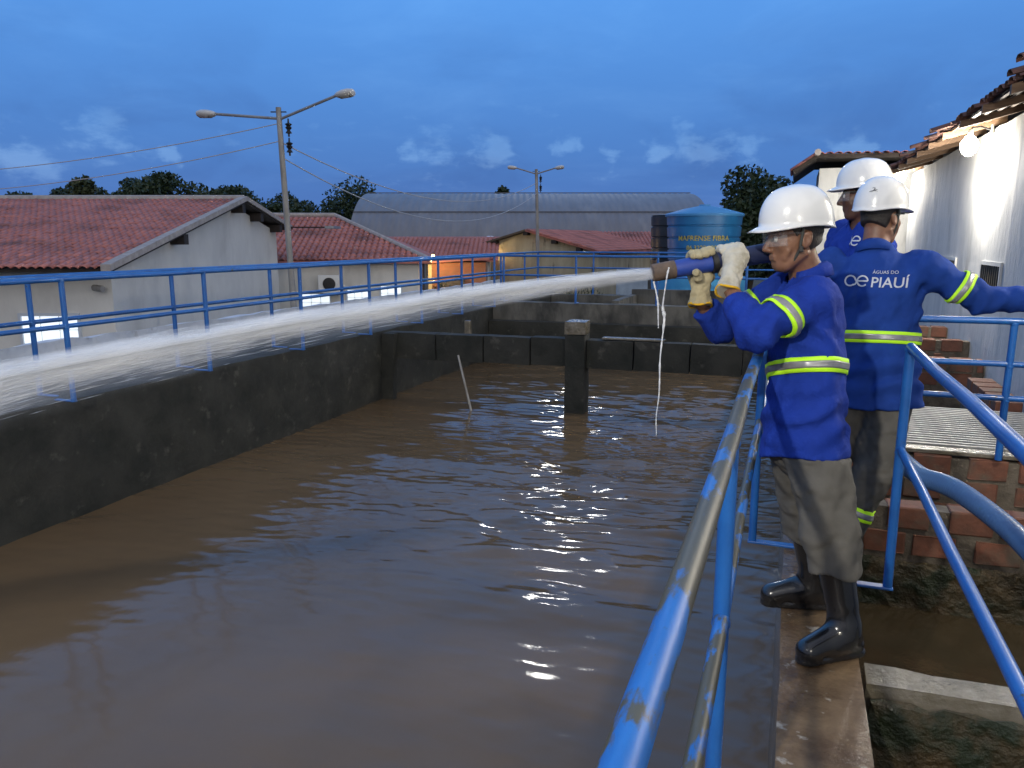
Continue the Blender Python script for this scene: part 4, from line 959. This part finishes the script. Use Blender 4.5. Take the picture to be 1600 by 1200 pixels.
    def shirt(P):
        d = skin_only(shirt_raw(P), P, lambda q: folds(q, seed, .0100, 15, .40) + folds(q, seed + 40, .0050, 38, .6))
        d = skin_only(d, P, creases)
        hz = (P - (hem + tax * .004).astype(np.float32)) @ tax.astype(np.float32)
        hz = hz + .010 * np.sin(((P - hem.astype(np.float32)) @ Sx.astype(np.float32)) * 14 + seed)
        d = np.maximum(d, -hz)
        return np.maximum(np.maximum(d, -(cap(P, neck - tax * .02 + Fx * .01, V3(*H), .068 * k, .066 * k))), -cap(P, neck - tax * .075 + Fx * .115 * k, neck + Fx * .06, .014, .045))
    sp = np.array([hem, neck, *[q for a in arms for q in a]]); l2 = sp.min(0) - .26; h2 = sp.max(0) + .2; l2[2] = hem[2] - .03; h2[2] = max(neck[2], *[q[2] for a in arms for q in a]) + .10
    so = sobj('shirt', shirt, (l2, h2), .0078, shirt_, Rt); so.parent = bd
    # collar
    cp = []
    for a in np.linspace(0, 2 * math.pi, 28):
        if abs(((a - 0 + math.pi) % (2 * math.pi)) - math.pi) < .30: continue
        cp.append(neck - tax * .012 + (Fx * math.cos(a) * .076 + Sx * math.sin(a) * .073) * k - tax * (.022 * math.cos(a)) - np.array(rt))
    cp = cp[1:] if len(cp) > 20 else cp
    V = []; F = []
    for p in cp:
        c0 = neck - np.array(rt) - tax * .012; r_ = unit((p - c0) - tax * np.dot(p - c0, tax))
        V += [p + tax * .034 - r_ * .008, p + tax * .020 + r_ * .010, p - tax * .020 + r_ * .020]
    for i in range(len(cp) - 1):
        for j in range(2): F.append((i * 3 + j, i * 3 + j + 1, i * 3 + j + 4, i * 3 + j + 3))
    co = mesh_obj('collar', V, F, shirt_, bd, True); md = co.modifiers.new('cloth', 'SOLIDIFY'); md.thickness = .005
    # ---- trousers
    def trou(P):
        pc = hem + tax * .10
        d = ell(P, pc - np.array((0, 0, .03)), np.stack([Sx, Fx, tax]), (.160 * k, .125 * k, .14 * k))
        for a, b, c, t_ in legs:
            g = cap(P, a, b, .108 * k, .090 * k); d = smin(d, g, .03)
            e = b + (c - b) * np.clip((b[2] - boot_top) / max(.01, b[2] - c[2]), .15, 1.0)
            d = smin(d, cap(P, b, e, .090 * k, .086 * k if boot_top > .2 else .070 * k), .02)
        d = skin_only(d, P, lambda q: folds(q, seed + 9, .013, 17, .5) + folds(q, seed + 11, .005, 46, 1.2))
        ab = (P - hem.astype(np.float32)) @ tax.astype(np.float32)
        d = np.where(ab > .016, np.maximum(d, torso(P) + .016), d)
        return np.maximum(d, boot_top - .015 - P[..., 2] + .012 * np.sin(P[..., 0] * 40))
    lp = np.array([hem, *[q for a in legs for q in a[:3]]]); l3 = lp.min(0) - .2; h3 = lp.max(0) + .2; l3[2] = boot_top - .04; h3[2] = hem[2] + .15
    sobj('trousers', trou, (l3, h3), .0085, trous_m, Rt).parent = bd
    # ---- rubber boots
    for a, b, c, t_ in legs:
        zb = min(c[2] - .09, 0.0) if J.get('z0') is None else J['z0']
        kn = unit(b - c); tp = c + kn * ((boot_top + .03 - c[2]) / max(.2, kn[2])); fw = unit(np.array((t_[0] - c[0], t_[1] - c[1], 0)))
        heel = np.array((c[0], c[1], zb + .045)) - fw * .035
        def boot(P):
            d = cap(P, c, tp, .056 * k, .066 * k)
            d = smin(d, cap(P, heel, np.array((c[0], c[1], zb + .05)) + fw * .06, .042 * k, .046 * k), .03)
            d = smin(d, cap(P, c + fw * .02, np.array((t_[0], t_[1], zb + .045)) - fw * .048, .05 * k, .047 * k), .035)
            q = (P - np.array((c[0], c[1], zb + .012), np.float32)); al = np.clip(q @ fw.astype(np.float32), -.045, np.linalg.norm(t_[:2] - c[:2]) - .042)
            sole = np.maximum(np.linalg.norm(np.stack([q[..., 0] - al * fw[0], q[..., 1] - al * fw[1]], -1), axis=-1) - .040 * k, np.abs(q[..., 2]) - .011)
            d = np.minimum(d, sole)
            d = d + .0035 * np.sin((P[..., 2]) * 70 + 4 * (P[..., 0])) * np.clip((P[..., 2] - .08) * 8, 0, 1) * np.clip((.24 - P[..., 2]) * 10, 0, 1)
            return np.maximum(np.maximum(d, zb + .001 - P[..., 2]), (P - tp.astype(np.float32)) @ kn.astype(np.float32))
        q = np.array([heel, c, tp, (t_[0], t_[1], zb)]); sobj('boot', boot, (q.min(0) - .1, q.max(0) + .1), .006, boot_m, Rt).parent = bd
    # ---- hair, helmet
    hfu, hl = unit(hf), unit(np.cross(hup, hf)); hu = np.cross(hfu, hl)
    def hairf(P):
        q = ((P - np.asarray(H, np.float32)) @ np.stack([hfu, hl, hu]).T.astype(np.float32)) / k
        d = np.minimum(ell(q, (-.014, 0, .035), np.eye(3), (.102, .081, .105)), ell(q, (-.045, 0, -.02), np.eye(3), (.060, .066, .070)))
        d = np.maximum(d, q[..., 0] - .020 - q[..., 2] * .6); d = np.maximum(d, -.075 - q[..., 2] - q[..., 0] * .5)
        d = np.maximum(d, -ell(q, (-.006, .085, -.014), np.eye(3), (.026, .03, .040))); d = np.maximum(d, -ell(q, (-.006, -.085, -.014), np.eye(3), (.026, .03, .040)))
        return d * k
    sobj('hair', hairf, (np.array(H) - .15 * k, np.array(H) + .17 * k), .0055, hair, Rt).parent = bd
    hm = helmet(bd, H, hf, hup, k)
    def hp(x, y, z): return Vector(np.asarray(H) + k * (hfu * x + hl * y + hu * z) - np.array(rt))
    # ---- eyes, glasses, chin strap
    for s in (-1, 1):
        e = MB().lathe([(.0125 * math.sin(a), .0125 * math.cos(a)) for a in np.linspace(.05, 3.1, 9)], 14).build('eye', eye_m, bd, True); e.location = hp(.081, s * .031, -.001)
        i_ = MB().lathe([(.006 * math.sin(a), .006 * math.cos(a)) for a in np.linspace(.05, 3.1, 7)], 10).build('iris', iris_m, e, True); i_.location = Vector(hfu * .0085 * k)
    for s in (-1, 1):
        MB().tube([hp(-.005, s * .084, .060), hp(.006, s * .086, .01), hp(.014, s * .078, -.045), hp(.030, s * .052, -.092), hp(.038, s * .018, -.126), hp(.038, 0, -.130)], .0052 * k, 8).build('chin_strap', strap_m, bd, True)
    MB().bevbox((-.008, -.006, -.011), (.008, .006, .011), .003).build('strap_buckle', black_m, bd).location = hp(.012, .084, -.045)
    V = []; F = []
    for a in np.linspace(-1.15, 1.15, 25):
        nb = 1 - math.exp(-(a / .16) ** 2)
        for z in (.026, .012, -.004, -.014 - .012 * nb): V.append(tuple(hp(.022 + .094 * math.cos(a), .086 * math.sin(a), z - .002)))
    for i in range(24):
        for j in range(3): F.append((i * 4 + j, i * 4 + j + 1, i * 4 + j + 5, i * 4 + j + 4))
    gl = mesh_obj('safety_glasses', V, F, glass_m, bd, True); md = gl.modifiers.new('lens', 'SOLIDIFY'); md.thickness = .002
    for s in (-1, 1): MB().tube([hp(.060, s * .080, .018), hp(.02, s * .084, .015), hp(-.03, s * .084, .006)], .0022 if detail else .0035, 6).build('temple_arm', strap_m if not detail else MATS['clear_lens'], gl, True)
    # ---- hi-vis tapes
    wa = hem + tax * J.get('band_h', .34)
    band(bd, lambda P: torso(P) + folds(P, seed, .0100, 15, .40) + folds(P, seed + 40, .0050, 38, .6) + creases(P), wa, tax + Sx * J.get('band_tilt', 0), Sx, .028 * k, .006)
    for i, (a, b, c) in enumerate(arms):
        t_ = J.get('arm_band', .62); q = a + (b - a) * t_
        band(bd, lambda P, a=a, b=b, c=c: cap(P, a, b, 0.074 * k, .058 * k) + folds(P, seed, .0100, 15, .40) + folds(P, seed + 40, .0050, 38, .6) + creases(P), q, b - a, (0, 0, 1), .026 * k, .009, n=48)
    return bd, so, dict(torso=torso, legs=legs, hp=hp, Fx=Fx, Sx=Sx, tax=tax, k=k, hem=hem, neck=neck, trou=trou)
def print_on(par, so, body, size, c, right, up, m, align='LEFT', bold=.0, name='print', mesh=None):
    """lettering laid onto cloth: flat glyphs dropped onto the garment's own surface"""
    if mesh is None:
        cu = bpy.data.curves.new(name, 'FONT'); cu.body = body; cu.size = size; cu.align_x = align; cu.resolution_u = 3; cu.offset = bold
        o = link(bpy.data.objects.new(name, cu)); me = bpy.data.meshes.new_from_object(o.evaluated_get(bpy.context.evaluated_depsgraph_get())); bpy.data.objects.remove(o)
    else: me = mesh
    bm = bmesh.new(); bm.from_mesh(me); bmesh.ops.triangulate(bm, faces=bm.faces[:])
    for _ in range(2): bmesh.ops.subdivide_edges(bm, edges=[e for e in bm.edges if e.calc_length() > .012], cuts=1, use_grid_fill=False); bmesh.ops.triangulate(bm, faces=bm.faces[:])
    bv = BVHTree.FromPolygons([v.co.copy() for v in so.data.vertices], [tuple(p.vertices) for p in so.data.polygons])
    right = Vector(right).normalized(); up = Vector(up).normalized(); nn = right.cross(up).normalized(); c = Vector(c) - par.location
    last = None
    for v in bm.verts:
        p = c + right * v.co.x + up * v.co.y; hit = bv.ray_cast(p + nn * .5, -nn, 1.0)[0]
        if hit is None: hit = bv.find_nearest(p)[0]
        v.co = hit + nn * .0035
    me2 = bpy.data.meshes.new(name); bm.to_mesh(me2); bm.free(); me2.materials.append(m); o = link(bpy.data.objects.new(name, me2)); o.parent = par; return o
def logo_mesh(s):
    """the looped a-e mark: two round bowls joined by a crossing stroke"""
    mb = MB(); w_ = .135
    def stroke(pts):
        pts = [Vector((p[0], p[1], 0)) for p in pts]; V = []; n = len(pts)
        for i, p in enumerate(pts):
            d = (pts[min(i + 1, n - 1)] - pts[max(i - 1, 0)]).normalized(); q = Vector((-d.y, d.x, 0)) * w_ / 2; V += [(p + q) * s, (p - q) * s]
        mb.add(V, [(2 * i, 2 * i + 1, 2 * i + 3, 2 * i + 2) for i in range(n - 1)])
    arc = lambda cx, cy, r, a0, a1, n=26, ry=None: [(cx + r * math.cos(R(a)), cy + (ry or r) * math.sin(R(a))) for a in np.linspace(a0, a1, n)]
    stroke(arc(.50, .5, .44, 42, 318)); stroke([(.82, .80), (1.0, .5), (1.2, .22)] + arc(1.52, .5, .44, 220, 318, 12)); stroke(arc(1.52, .5, .44, 0, 180, 20) + [(1.06, .42), (.95, .2), (.80, .14)]); stroke([(1.08, .5), (1.96, .5)])
    o = mb.build('mark', None); me = o.data; bpy.data.objects.remove(o); return me

# ------------------------------------------------------------------ front worker with the nozzle
TIP = V3(-.528, 3.104, 1.417); SHO = V3(-.062, 3.31, 1.504); NX = unit(SHO - TIP)   # nozzle axis, tip -> shoulder
WN = unit(np.cross(NX, (0, 0, 1))); UN = np.cross(WN, NX)                            # near side, up
if WN[1] > 0: WN = -WN
UN = np.cross(NX, WN) if np.cross(NX, WN)[2] > 0 else np.cross(WN, NX)
F1 = (-.93, -.37, 0)
J1 = dict(root=(.18, 3.10), hem=(.085, 3.085, .715), neck=(.055, 3.205, 1.425),
          Ls=(.085, 3.055, 1.345), Le=(-.112, 2.880, 1.215), Lw=(-.222, 3.095, 1.362), Rs=(-.005, 3.375, 1.365), Re=(-.265, 3.285, 1.195), Rw=(-.345, 3.205, 1.300),
          Lh=(.115, 3.02, .82), Lk=(.195, 2.955, .47), La=(.275, 2.945, .10), Lt=(.105, 2.815, .04), Rh=(.065, 3.15, .82), Rk=(.105, 3.235, .47), Ra=(.175, 3.325, .10), Rt=(-.045, 3.275, .04), band_h=.345, band_tilt=-.10, arm_band=.56)
m1, s1, D1 = person('worker in white helmet and gloves aiming the water nozzle, front figure', J1, (-.005, 3.150, 1.560), (-.90, -.42, -.10), (-.08, -.03, 1), F1, 1.0, hands=(False, False), cuffs=(.70, .70), boot_top=.345, seed=3, girth=.95, hem_flare=.0)
def pf(a, th, r): return TIP + NX * a + (WN * math.cos(R(th)) + UN * math.sin(R(th))) * r
PR = .036
def glove(sd, a0, th_palm, f0, f1, wrist, m, thumb, par, wr_r=.036):
    pc = pf(a0, th_palm, PR + .020); ang = lambda t: (WN * math.cos(R(t)) + UN * math.sin(R(t)))
    n_ = ang(th_palm); tn = unit(np.cross(NX, n_))
    chains = []
    for i in range(4):
        a = a0 - .036 + i * .024; ths = np.linspace(f0, f1 + (10 if i in (0, 3) else 0) * np.sign(f0 - f1), 6); chains.append([pf(a, t, PR + .013) for t in ths])
    tch = [pf(a, t, PR + r) for a, t, r in thumb]
    wr = V3(*wrist); wd = unit(pc - wr); ce = wr - wd * .030
    def fn(P):
        d = ell(P, pc, np.stack([NX, n_, tn]), (.050, .024, .046))
        for ch in chains:
            e = None
            for q0, q1 in zip(ch[:-1], ch[1:]):
                c = cap(P, q0, q1, .0128, .0122); e = c if e is None else np.minimum(e, c)
            d = smin(d, e, .006)
        for q0, q1 in zip(tch[:-1], tch[1:]): d = smin(d, cap(P, q0, q1, .0145, .013), .006)
        d = smin(d, cap(P, pc, wr, .036, wr_r), .02)
        d = smin(d, cap(P, wr, ce, wr_r, wr_r + .010), .012)
        d = d + folds(P, sd, .0048, 52, 1) + folds(P, sd + 3, .0022, 120, 1)
        return np.maximum(d, -((P - ce.astype(np.float32)) @ wd.astype(np.float32)))
    q = np.array([pc, wr, ce, *[x for c in chains for x in c], *tch])
    class Rt: location = par.location
    g = sobj('glove', fn, (q.min(0) - .06, q.max(0) + .06), .0038, m, Rt); g.parent = par
    s_ = unit(np.cross(wd, (0, 1, .3))); t_ = np.cross(wd, s_); MB().tube([ce + wd * .002 + (s_ * math.cos(a) + t_ * math.sin(a)) * (wr_r + .009) + wd * .005 * math.sin(3 * a) - np.array(par.location[:]) for a in np.linspace(0, 2 * math.pi, 30, endpoint=False)], .0050, 8, closed=True).build('cuff_rim', rim_m, g, True)
    return g
glove(5, .325, 8, 55, 165, (-.228, 3.092, 1.372), glove_m, [(.30, -10, .020), (.285, -45, .016), (.275, -85, .014)], m1)
glove(8, .205, 235, 185, 52, (-.345, 3.195, 1.315), glove_2, [(.19, 265, .020), (.175, 300, .015), (.165, 330, .014)], m1)

# ------------------------------------------------------------------ second worker, back to the viewer
F2 = (.22, .975, 0)
J2 = dict(root=(.25, 3.95), hem=(.405, 4.03, .74), neck=(.365, 4.15, 1.505), Ls=(.17, 4.17, 1.43), Le=(.06, 4.32, 1.17), Lw=(.02, 4.52, 1.08), Rs=(.565, 4.09, 1.425), Re=(.83, 4.10, 1.275), Rw=(1.10, 4.10, 1.285),
          Lh=(.31, 4.04, .88), Lk=(.24, 4.06, .48), La=(.155, 4.06, .10), Lt=(.19, 4.28, .04), Rh=(.48, 4.0, .88), Rk=(.435, 3.97, .46), Ra=(.315, 3.93, .10), Rt=(.36, 4.16, .04), band_h=.345, band_tilt=-.05, arm_band=.66)
m2, s2_, D2 = person('worker seen from behind with lettering on his back, arm stretched right', J2, (.385, 4.185, 1.655), (.62, .78, -.06), (.02, .03, 1), F2, 1.0, shirt_=shirt_2, hands=(False, True), cuffs=(.9, .95), boot_top=.13, detail=False, seed=21, girth=1.03)
rv = Vector((F2[1], -F2[0], 0)); lc = Vector((.388, 3.99, 1.352))
print_on(m2, s2_, 'PIAUÍ', .066, lc + rv * -.040 - Vector((0, 0, .022)), rv, (0, 0, 1), print_w, bold=.0006)
print_on(m2, s2_, 'ÁGUAS DO', .021, lc + rv * -.036 + Vector((0, 0, .040)), rv, (0, 0, 1), print_w)
print_on(m2, s2_, None, 0, lc + rv * -.158 - Vector((0, 0, .022)), rv, (0, 0, 1), print_w, mesh=logo_mesh(.053))
# tape round the shin
a, b, c, t_ = D2['legs'][1]
band(m2, D2['trou'], b + (c - b) * .60, b - c, (1, 0, 0), .030, .004, n=40, rmax=.14)
# small dark winged mark on the helmet
mk = MB()
for pts in ([(-.020, -.006), (-.008, -.004), (.004, .000), (.016, .003)], [(-.004, .014), (.006, .010), (.000, .002), (.012, -.004)], [(.014, -.006), (.017, -.008)], [(-.002, .013), (-.008, .010)]):
    V_ = []; 
    for i, p in enumerate(pts): q_ = .0016 if 0 < i < len(pts) - 1 else .0006; V_ += [(p[0], p[1] + q_, 0), (p[0] + q_ * .4, p[1] - q_, 0)]
    mk.add(V_, [(2 * i, 2 * i + 1, 2 * i + 3, 2 * i + 2) for i in range(len(pts) - 1)])
mo_ = mk.build('mark', None); me_ = mo_.data; bpy.data.objects.remove(mo_)
hel2 = [c for c in m2.children if c.name.startswith('helmet')][0]
print_on(m2, hel2, None, 0, (.335, 4.07, 1.775), (.97, -.22, 0), (.0, .25, 1), black_m, mesh=me_, name='helmet_mark')
# ------------------------------------------------------------------ third worker, half hidden
J3 = dict(root=(.20, 4.95), hem=(.33, 4.92, .82), neck=(.370, 4.92, 1.66), Ls=(.39, 4.72, 1.58), Le=(.33, 4.64, 1.27), Lw=(.08, 4.62, 1.12), Rs=(.27, 5.08, 1.58), Re=(.20, 5.12, 1.27), Rw=(-.03, 5.02, 1.15),
          Lh=(.29, 4.83, .98), Lk=(.25, 4.82, .52), La=(.24, 4.82, .10), Lt=(.03, 4.74, .04), Rh=(.26, 5.02, .98), Rk=(.22, 5.04, .52), Ra=(.21, 5.05, .10), Rt=(0, 4.98, .04), band_h=.37)
m3, s3_, D3 = person('worker farthest back, mostly hidden behind the other two', J3, (.340, 4.885, 1.795), (-.97, .05, -.04), (0, 0, 1), (-.75, -.66, 0), 1.06, skin_=skin_d, shirt_=shirt_m, hands=(True, True), cuffs=(.9, .9), boot_top=.30, detail=False, seed=33)
f3 = Vector((-.75, -.66, 0)).normalized(); r3 = Vector((0, 0, 1)).cross(-f3) * -1; r3 = Vector((-f3.y, f3.x, 0))
print_on(m3, s3_, None, 0, Vector((.265, 4.68, 1.515)) - r3 * .03, r3, (0, 0, 1), print_w, mesh=logo_mesh(.055))

# ------------------------------------------------------------------ nozzle, hose
nz_b = mat('nozzle_blue', (.022, .065, .34), (.02, .05, .28), 9, .5, bump=.15, bscale=30, c3=(.10, .10, .14), s3=5, lo3=.62, hi3=.75)
nz_t = mat('nozzle_rusty', (.16, .11, .075), (.09, .065, .05), 22, .7, bump=.6, bscale=40, bdist=.006)
hose_m = mat('hose_blue', (.055, .13, .29), (.045, .10, .24), 6, .42, coat=.15)
nzl = empty('nozzle', tuple(TIP), 0, 'blue hose nozzle with a rusty brown mouth in gloved hands', 'nozzle')
def along(lst): return [tuple(NX * a) for a in lst]
def ring(pr, name, m):
    prof = MB(); pts = [NX * a for a, r in pr]; prof.tube(pts, [r for a, r in pr], 28); return prof.build(name, m, nzl, True)
ring([(0, .030), (.002, .034), (.012, .0355), (.085, .0365), (.092, .036)], 'mouth', nz_t)
ring([(.092, .0335), (.1, .0345), (.235, .0365), (.24, .0365)], 'barrel', nz_b)
ring([(.24, .036), (.243, .044), (.262, .045), (.265, .038)], 'coupling', black_m)
ring([(.265, .036), (.30, .036), (.32, .038), (.49, .040)], 'tail_pipe', mat('nozzle_tail', (.02, .03, .09), rough=.6))
hp_ = [tuple(TIP + NX * .49), (-.03, 3.38, 1.515), (.03, 3.46, 1.49), (.09, 3.53, 1.38), (.11, 3.56, 1.15), (.10, 3.62, .85), (.09, 3.80, .62), (.10, 4.10, .55), (.22, 4.28, .54), (.40, 4.24, .54), (.50, 4.10, .53), (.555, 3.97, .50), (.628, 3.9, .457), (.70, 3.83, .455), (.761, 3.75, .445), (.858, 3.6, .402), (.946, 3.45, .344), (1.06, 3.2, .22), (1.25, 2.8, -.1), (1.5, 2.4, -.6), (1.7, 2.2, -1.2)]
def spline(pts, n):
    P = [np.array(p, float) for p in pts]; P = [2 * P[0] - P[1]] + P + [2 * P[-1] - P[-2]]; o = []
    for i in range(1, len(P) - 2):
        for t in np.linspace(0, 1, n, endpoint=False):
            a, b, c, d = P[i - 1:i + 3]; o.append(.5 * (2 * b + (c - a) * t + (2 * a - 5 * b + 4 * c - d) * t * t + (3 * b - a - 3 * c + d) * t ** 3))
    o.append(P[-2]); return o
hs = spline(hp_, 40); rad = [.046 + .0005 * math.cos(i * 1.57) for i in range(len(hs))]
tag(MB().tube(hs, rad, 20).build('hose', hose_m, None, True), 'thick ribbed blue-grey hose curving down behind the workers', 'hose')

# ------------------------------------------------------------------ water jet and drips
path = spline([tuple(TIP), (-1.051, 2.903, 1.354), (-1.527, 2.715, 1.276), (-2.003, 2.526, 1.192), (-2.478, 2.337, 1.100), (-2.953, 2.146, 1.000), (-3.9, 1.77, .77), (-5.0, 1.33, .45), (-6.40, .78, -.02)], 16)
path = np.array(path); sl_ = np.concatenate([[0], np.cumsum(np.linalg.norm(np.diff(path, axis=0), axis=1))])
def at_s(s): return np.array([np.interp(s, sl_, path[:, i]) for i in range(3)])
def rad_s(s): return .030 + .018 * s + .0035 * s * s
jet = empty('water_jet', tuple(TIP), 0, 'white jet of water shooting left from the nozzle', 'water jet')
CH = unit(path[-1] - path[0]); CY = unit(np.cross((0, 0, 1), CH)); CZ = np.cross(CH, CY)
rel_ = path - path[0]; px_ = rel_ @ CH; pz_ = rel_ @ CZ; py_ = rel_ @ CY
cf = np.linalg.lstsq(np.stack([px_, px_ ** 2, px_ ** 3], 1), pz_, rcond=None)[0]
foam = bpy.data.materials.new('spray'); foam.use_nodes = True; t_ = foam.node_tree; t_.nodes.clear(); L_ = t_.links.new
o_ = t_.nodes.new('ShaderNodeOutputMaterial'); vol = t_.nodes.new('ShaderNodeVolumePrincipled'); L_(vol.outputs[0], o_.inputs['Volume'])
vol.inputs['Color'].default_value = (.98, .98, .97, 1); vol.inputs['Anisotropy'].default_value = .0
tcx = t_.nodes.new('ShaderNodeTexCoord'); sx = t_.nodes.new('ShaderNodeSeparateXYZ'); L_(tcx.outputs['Object'], sx.inputs[0])
def nm(op, a, b=None, clamp=False):
    n = t_.nodes.new('ShaderNodeMath'); n.operation = op; n.use_clamp = clamp
    for i, v in enumerate((a, b)):
        if v is None: continue
        if isinstance(v, (int, float)): n.inputs[i].default_value = float(v)
        else: L_(v, n.inputs[i])
    return n.outputs[0]
x_, y_, z_ = sx.outputs
offz = nm('ADD', nm('MULTIPLY', x_, cf[0]), nm('ADD', nm('MULTIPLY', nm('MULTIPLY', x_, x_), cf[1]), nm('MULTIPLY', nm('MULTIPLY', nm('MULTIPLY', x_, x_), x_), cf[2])))
dz_ = nm('SUBTRACT', z_, offz)
low = nm('ADD', 1.0, nm('MULTIPLY', nm('MINIMUM', nm('MULTIPLY', x_, .9), 3.2), nm('LESS_THAN', dz_, 0)))       # spray sags below the core
dzs = nm('DIVIDE', dz_, low)
rr_ = nm('SQRT', nm('ADD', nm('MULTIPLY', y_, y_), nm('MULTIPLY', dzs, dzs)))
Rx = nm('ADD', .028, nm('ADD', nm('MULTIPLY', x_, .022), nm('MULTIPLY', nm('MULTIPLY', x_, x_), -.0020)))
fall = nm('POWER', nm('SUBTRACT', 1.0, nm('DIVIDE', rr_, Rx), True), nm('ADD', 1.3, nm('MULTIPLY', nm('LESS_THAN', dz_, 0), nm('MINIMUM', nm('MULTIPLY', x_, 1.8), 2.4))))
def snoise(sc, scale, det):
    mp = t_.nodes.new('ShaderNodeMapping'); mp.inputs['Scale'].default_value = sc; L_(tcx.outputs['Object'], mp.inputs[0])
    n = t_.nodes.new('ShaderNodeTexNoise'); n.inputs['Scale'].default_value = scale; n.inputs['Detail'].default_value = det; L_(mp.outputs[0], n.inputs['Vector']); return n.outputs['Fac']
st = nm('MULTIPLY', nm('POWER', snoise((.07, 1, 1), 24, 5), 3.4), 11.0)
clump = nm('MULTIPLY', nm('POWER', snoise((.5, 1, 1), 6, 3), 1.6), 2.8)
dens = nm('MULTIPLY', nm('MULTIPLY', fall, nm('MULTIPLY', st, clump)), nm('DIVIDE', 6.4, nm('ADD', .030, nm('MULTIPLY', nm('MULTIPLY', Rx, Rx), 13))))
L_(dens, vol.inputs['Density'])
mb = MB(); pts = []; rads = []
for s_ in np.linspace(0, sl_[-1] * .985, 34):
    x = np.interp(s_, sl_, px_); Rr = .028 + .022 * x - .0020 * x * x; lo_ = 1 + min(.9 * x, 3.2)
    ring_ = [(x, Rr * 1.03 * math.cos(a), np.interp(s_, sl_, pz_) + Rr * 1.03 * math.sin(a) * (lo_ if math.sin(a) < 0 else 1)) for a in np.linspace(0, 2 * math.pi, 20, endpoint=False)]; pts.append(ring_)
V = [p for r_ in pts for p in r_]; F = [(i * 20 + j, i * 20 + (j + 1) % 20, (i + 1) * 20 + (j + 1) % 20, (i + 1) * 20 + j) for i in range(33) for j in range(20)] + [tuple(range(20))[::-1], tuple(33 * 20 + j for j in range(20))]
MJ = Matrix((CH, CY, CZ)).transposed().to_4x4()
sp_ = mesh_obj('spray', V, F, foam, jet, False); sp_.matrix_local = MJ
# threads and drops flung along the stream
drop_m = mat('water_drop', (.80, .82, .84), rough=.25, spec=.5, trans=.25)
rs = np.random.RandomState(5); mb_v = []; mb_f = []
for k in range(15000):
    s0 = rs.uniform(0, 1) ** 1.1 * sl_[-1] * .93; x = np.interp(s0, sl_, px_); zc_ = np.interp(s0, sl_, pz_); Rr = .028 + .022 * x - .0020 * x * x
    a = rs.uniform(0, 6.28); g = min(abs(rs.normal()) * .36, .95); dy = math.cos(a) * g * Rr; dz0 = math.sin(a) * g * Rr
    if dz0 < 0: dz0 *= 1 + min(.55 * x, 2.6)
    ln = rs.uniform(.02, .12) * (1 + .3 * s0); w_ = rs.uniform(.0003, .0009) * (1 + .12 * s0) * (1.0 if g < 1 else .8)
    x1 = x + ln; z1 = np.interp(x1, px_, pz_) + dz0 * (1 + ln * .5); dy1 = dy * (1 + ln * .5)
    A_ = np.array((x, dy, zc_ + dz0)); B_ = np.array((x1, dy1, z1)); M_ = (A_ + B_) / 2; b = len(mb_v)
    mb_v += [A_, M_ + (0, w_, 0), M_ + (0, -w_ * .5, w_ * .87), M_ + (0, -w_ * .5, -w_ * .87), B_]
    mb_f += [(b, b + 1, b + 2), (b, b + 2, b + 3), (b, b + 3, b + 1), (b + 4, b + 2, b + 1), (b + 4, b + 3, b + 2), (b + 4, b + 1, b + 3)]
o = mesh_obj('water_threads', mb_v, mb_f, drop_m, jet); o.matrix_local = MJ; tag(o, kind='stuff')
def drip(label, pts, rad):
    P = spline(pts, 10); rr = [max(.0006, np.interp(i / (len(P) - 1), np.linspace(0, 1, len(rad)), rad) * (1 + .35 * math.sin(i * 1.9) * math.sin(i * .7))) for i in range(len(P))]
    tag(MB().tube(P, rr, 8).build('water_drip', drop_m, None, True), label, 'water drip')
drip('long white string of water dripping from the nozzle mouth', [(-.462, 3.100, 1.440), (-.466, 3.085, 1.405), (-.471, 3.083, 1.36), (-.478, 3.085, 1.284), (-.470, 3.083, 1.235), (-.477, 3.06, 1.082), (-.473, 3.04, .95), (-.478, 3.02, .85), (-.472, 3.0, .78)], [.0045, .0035, .0025, .0030, .0075, .003, .0035, .0025, .002, .0012])
drip('short second drip at the very tip of the nozzle', [(-.520, 3.098, 1.384), (-.508, 3.092, 1.345), (-.498, 3.088, 1.30), (-.495, 3.085, 1.25), (-.492, 3.083, 1.20)], [.004, .003, .004, .003, .002])
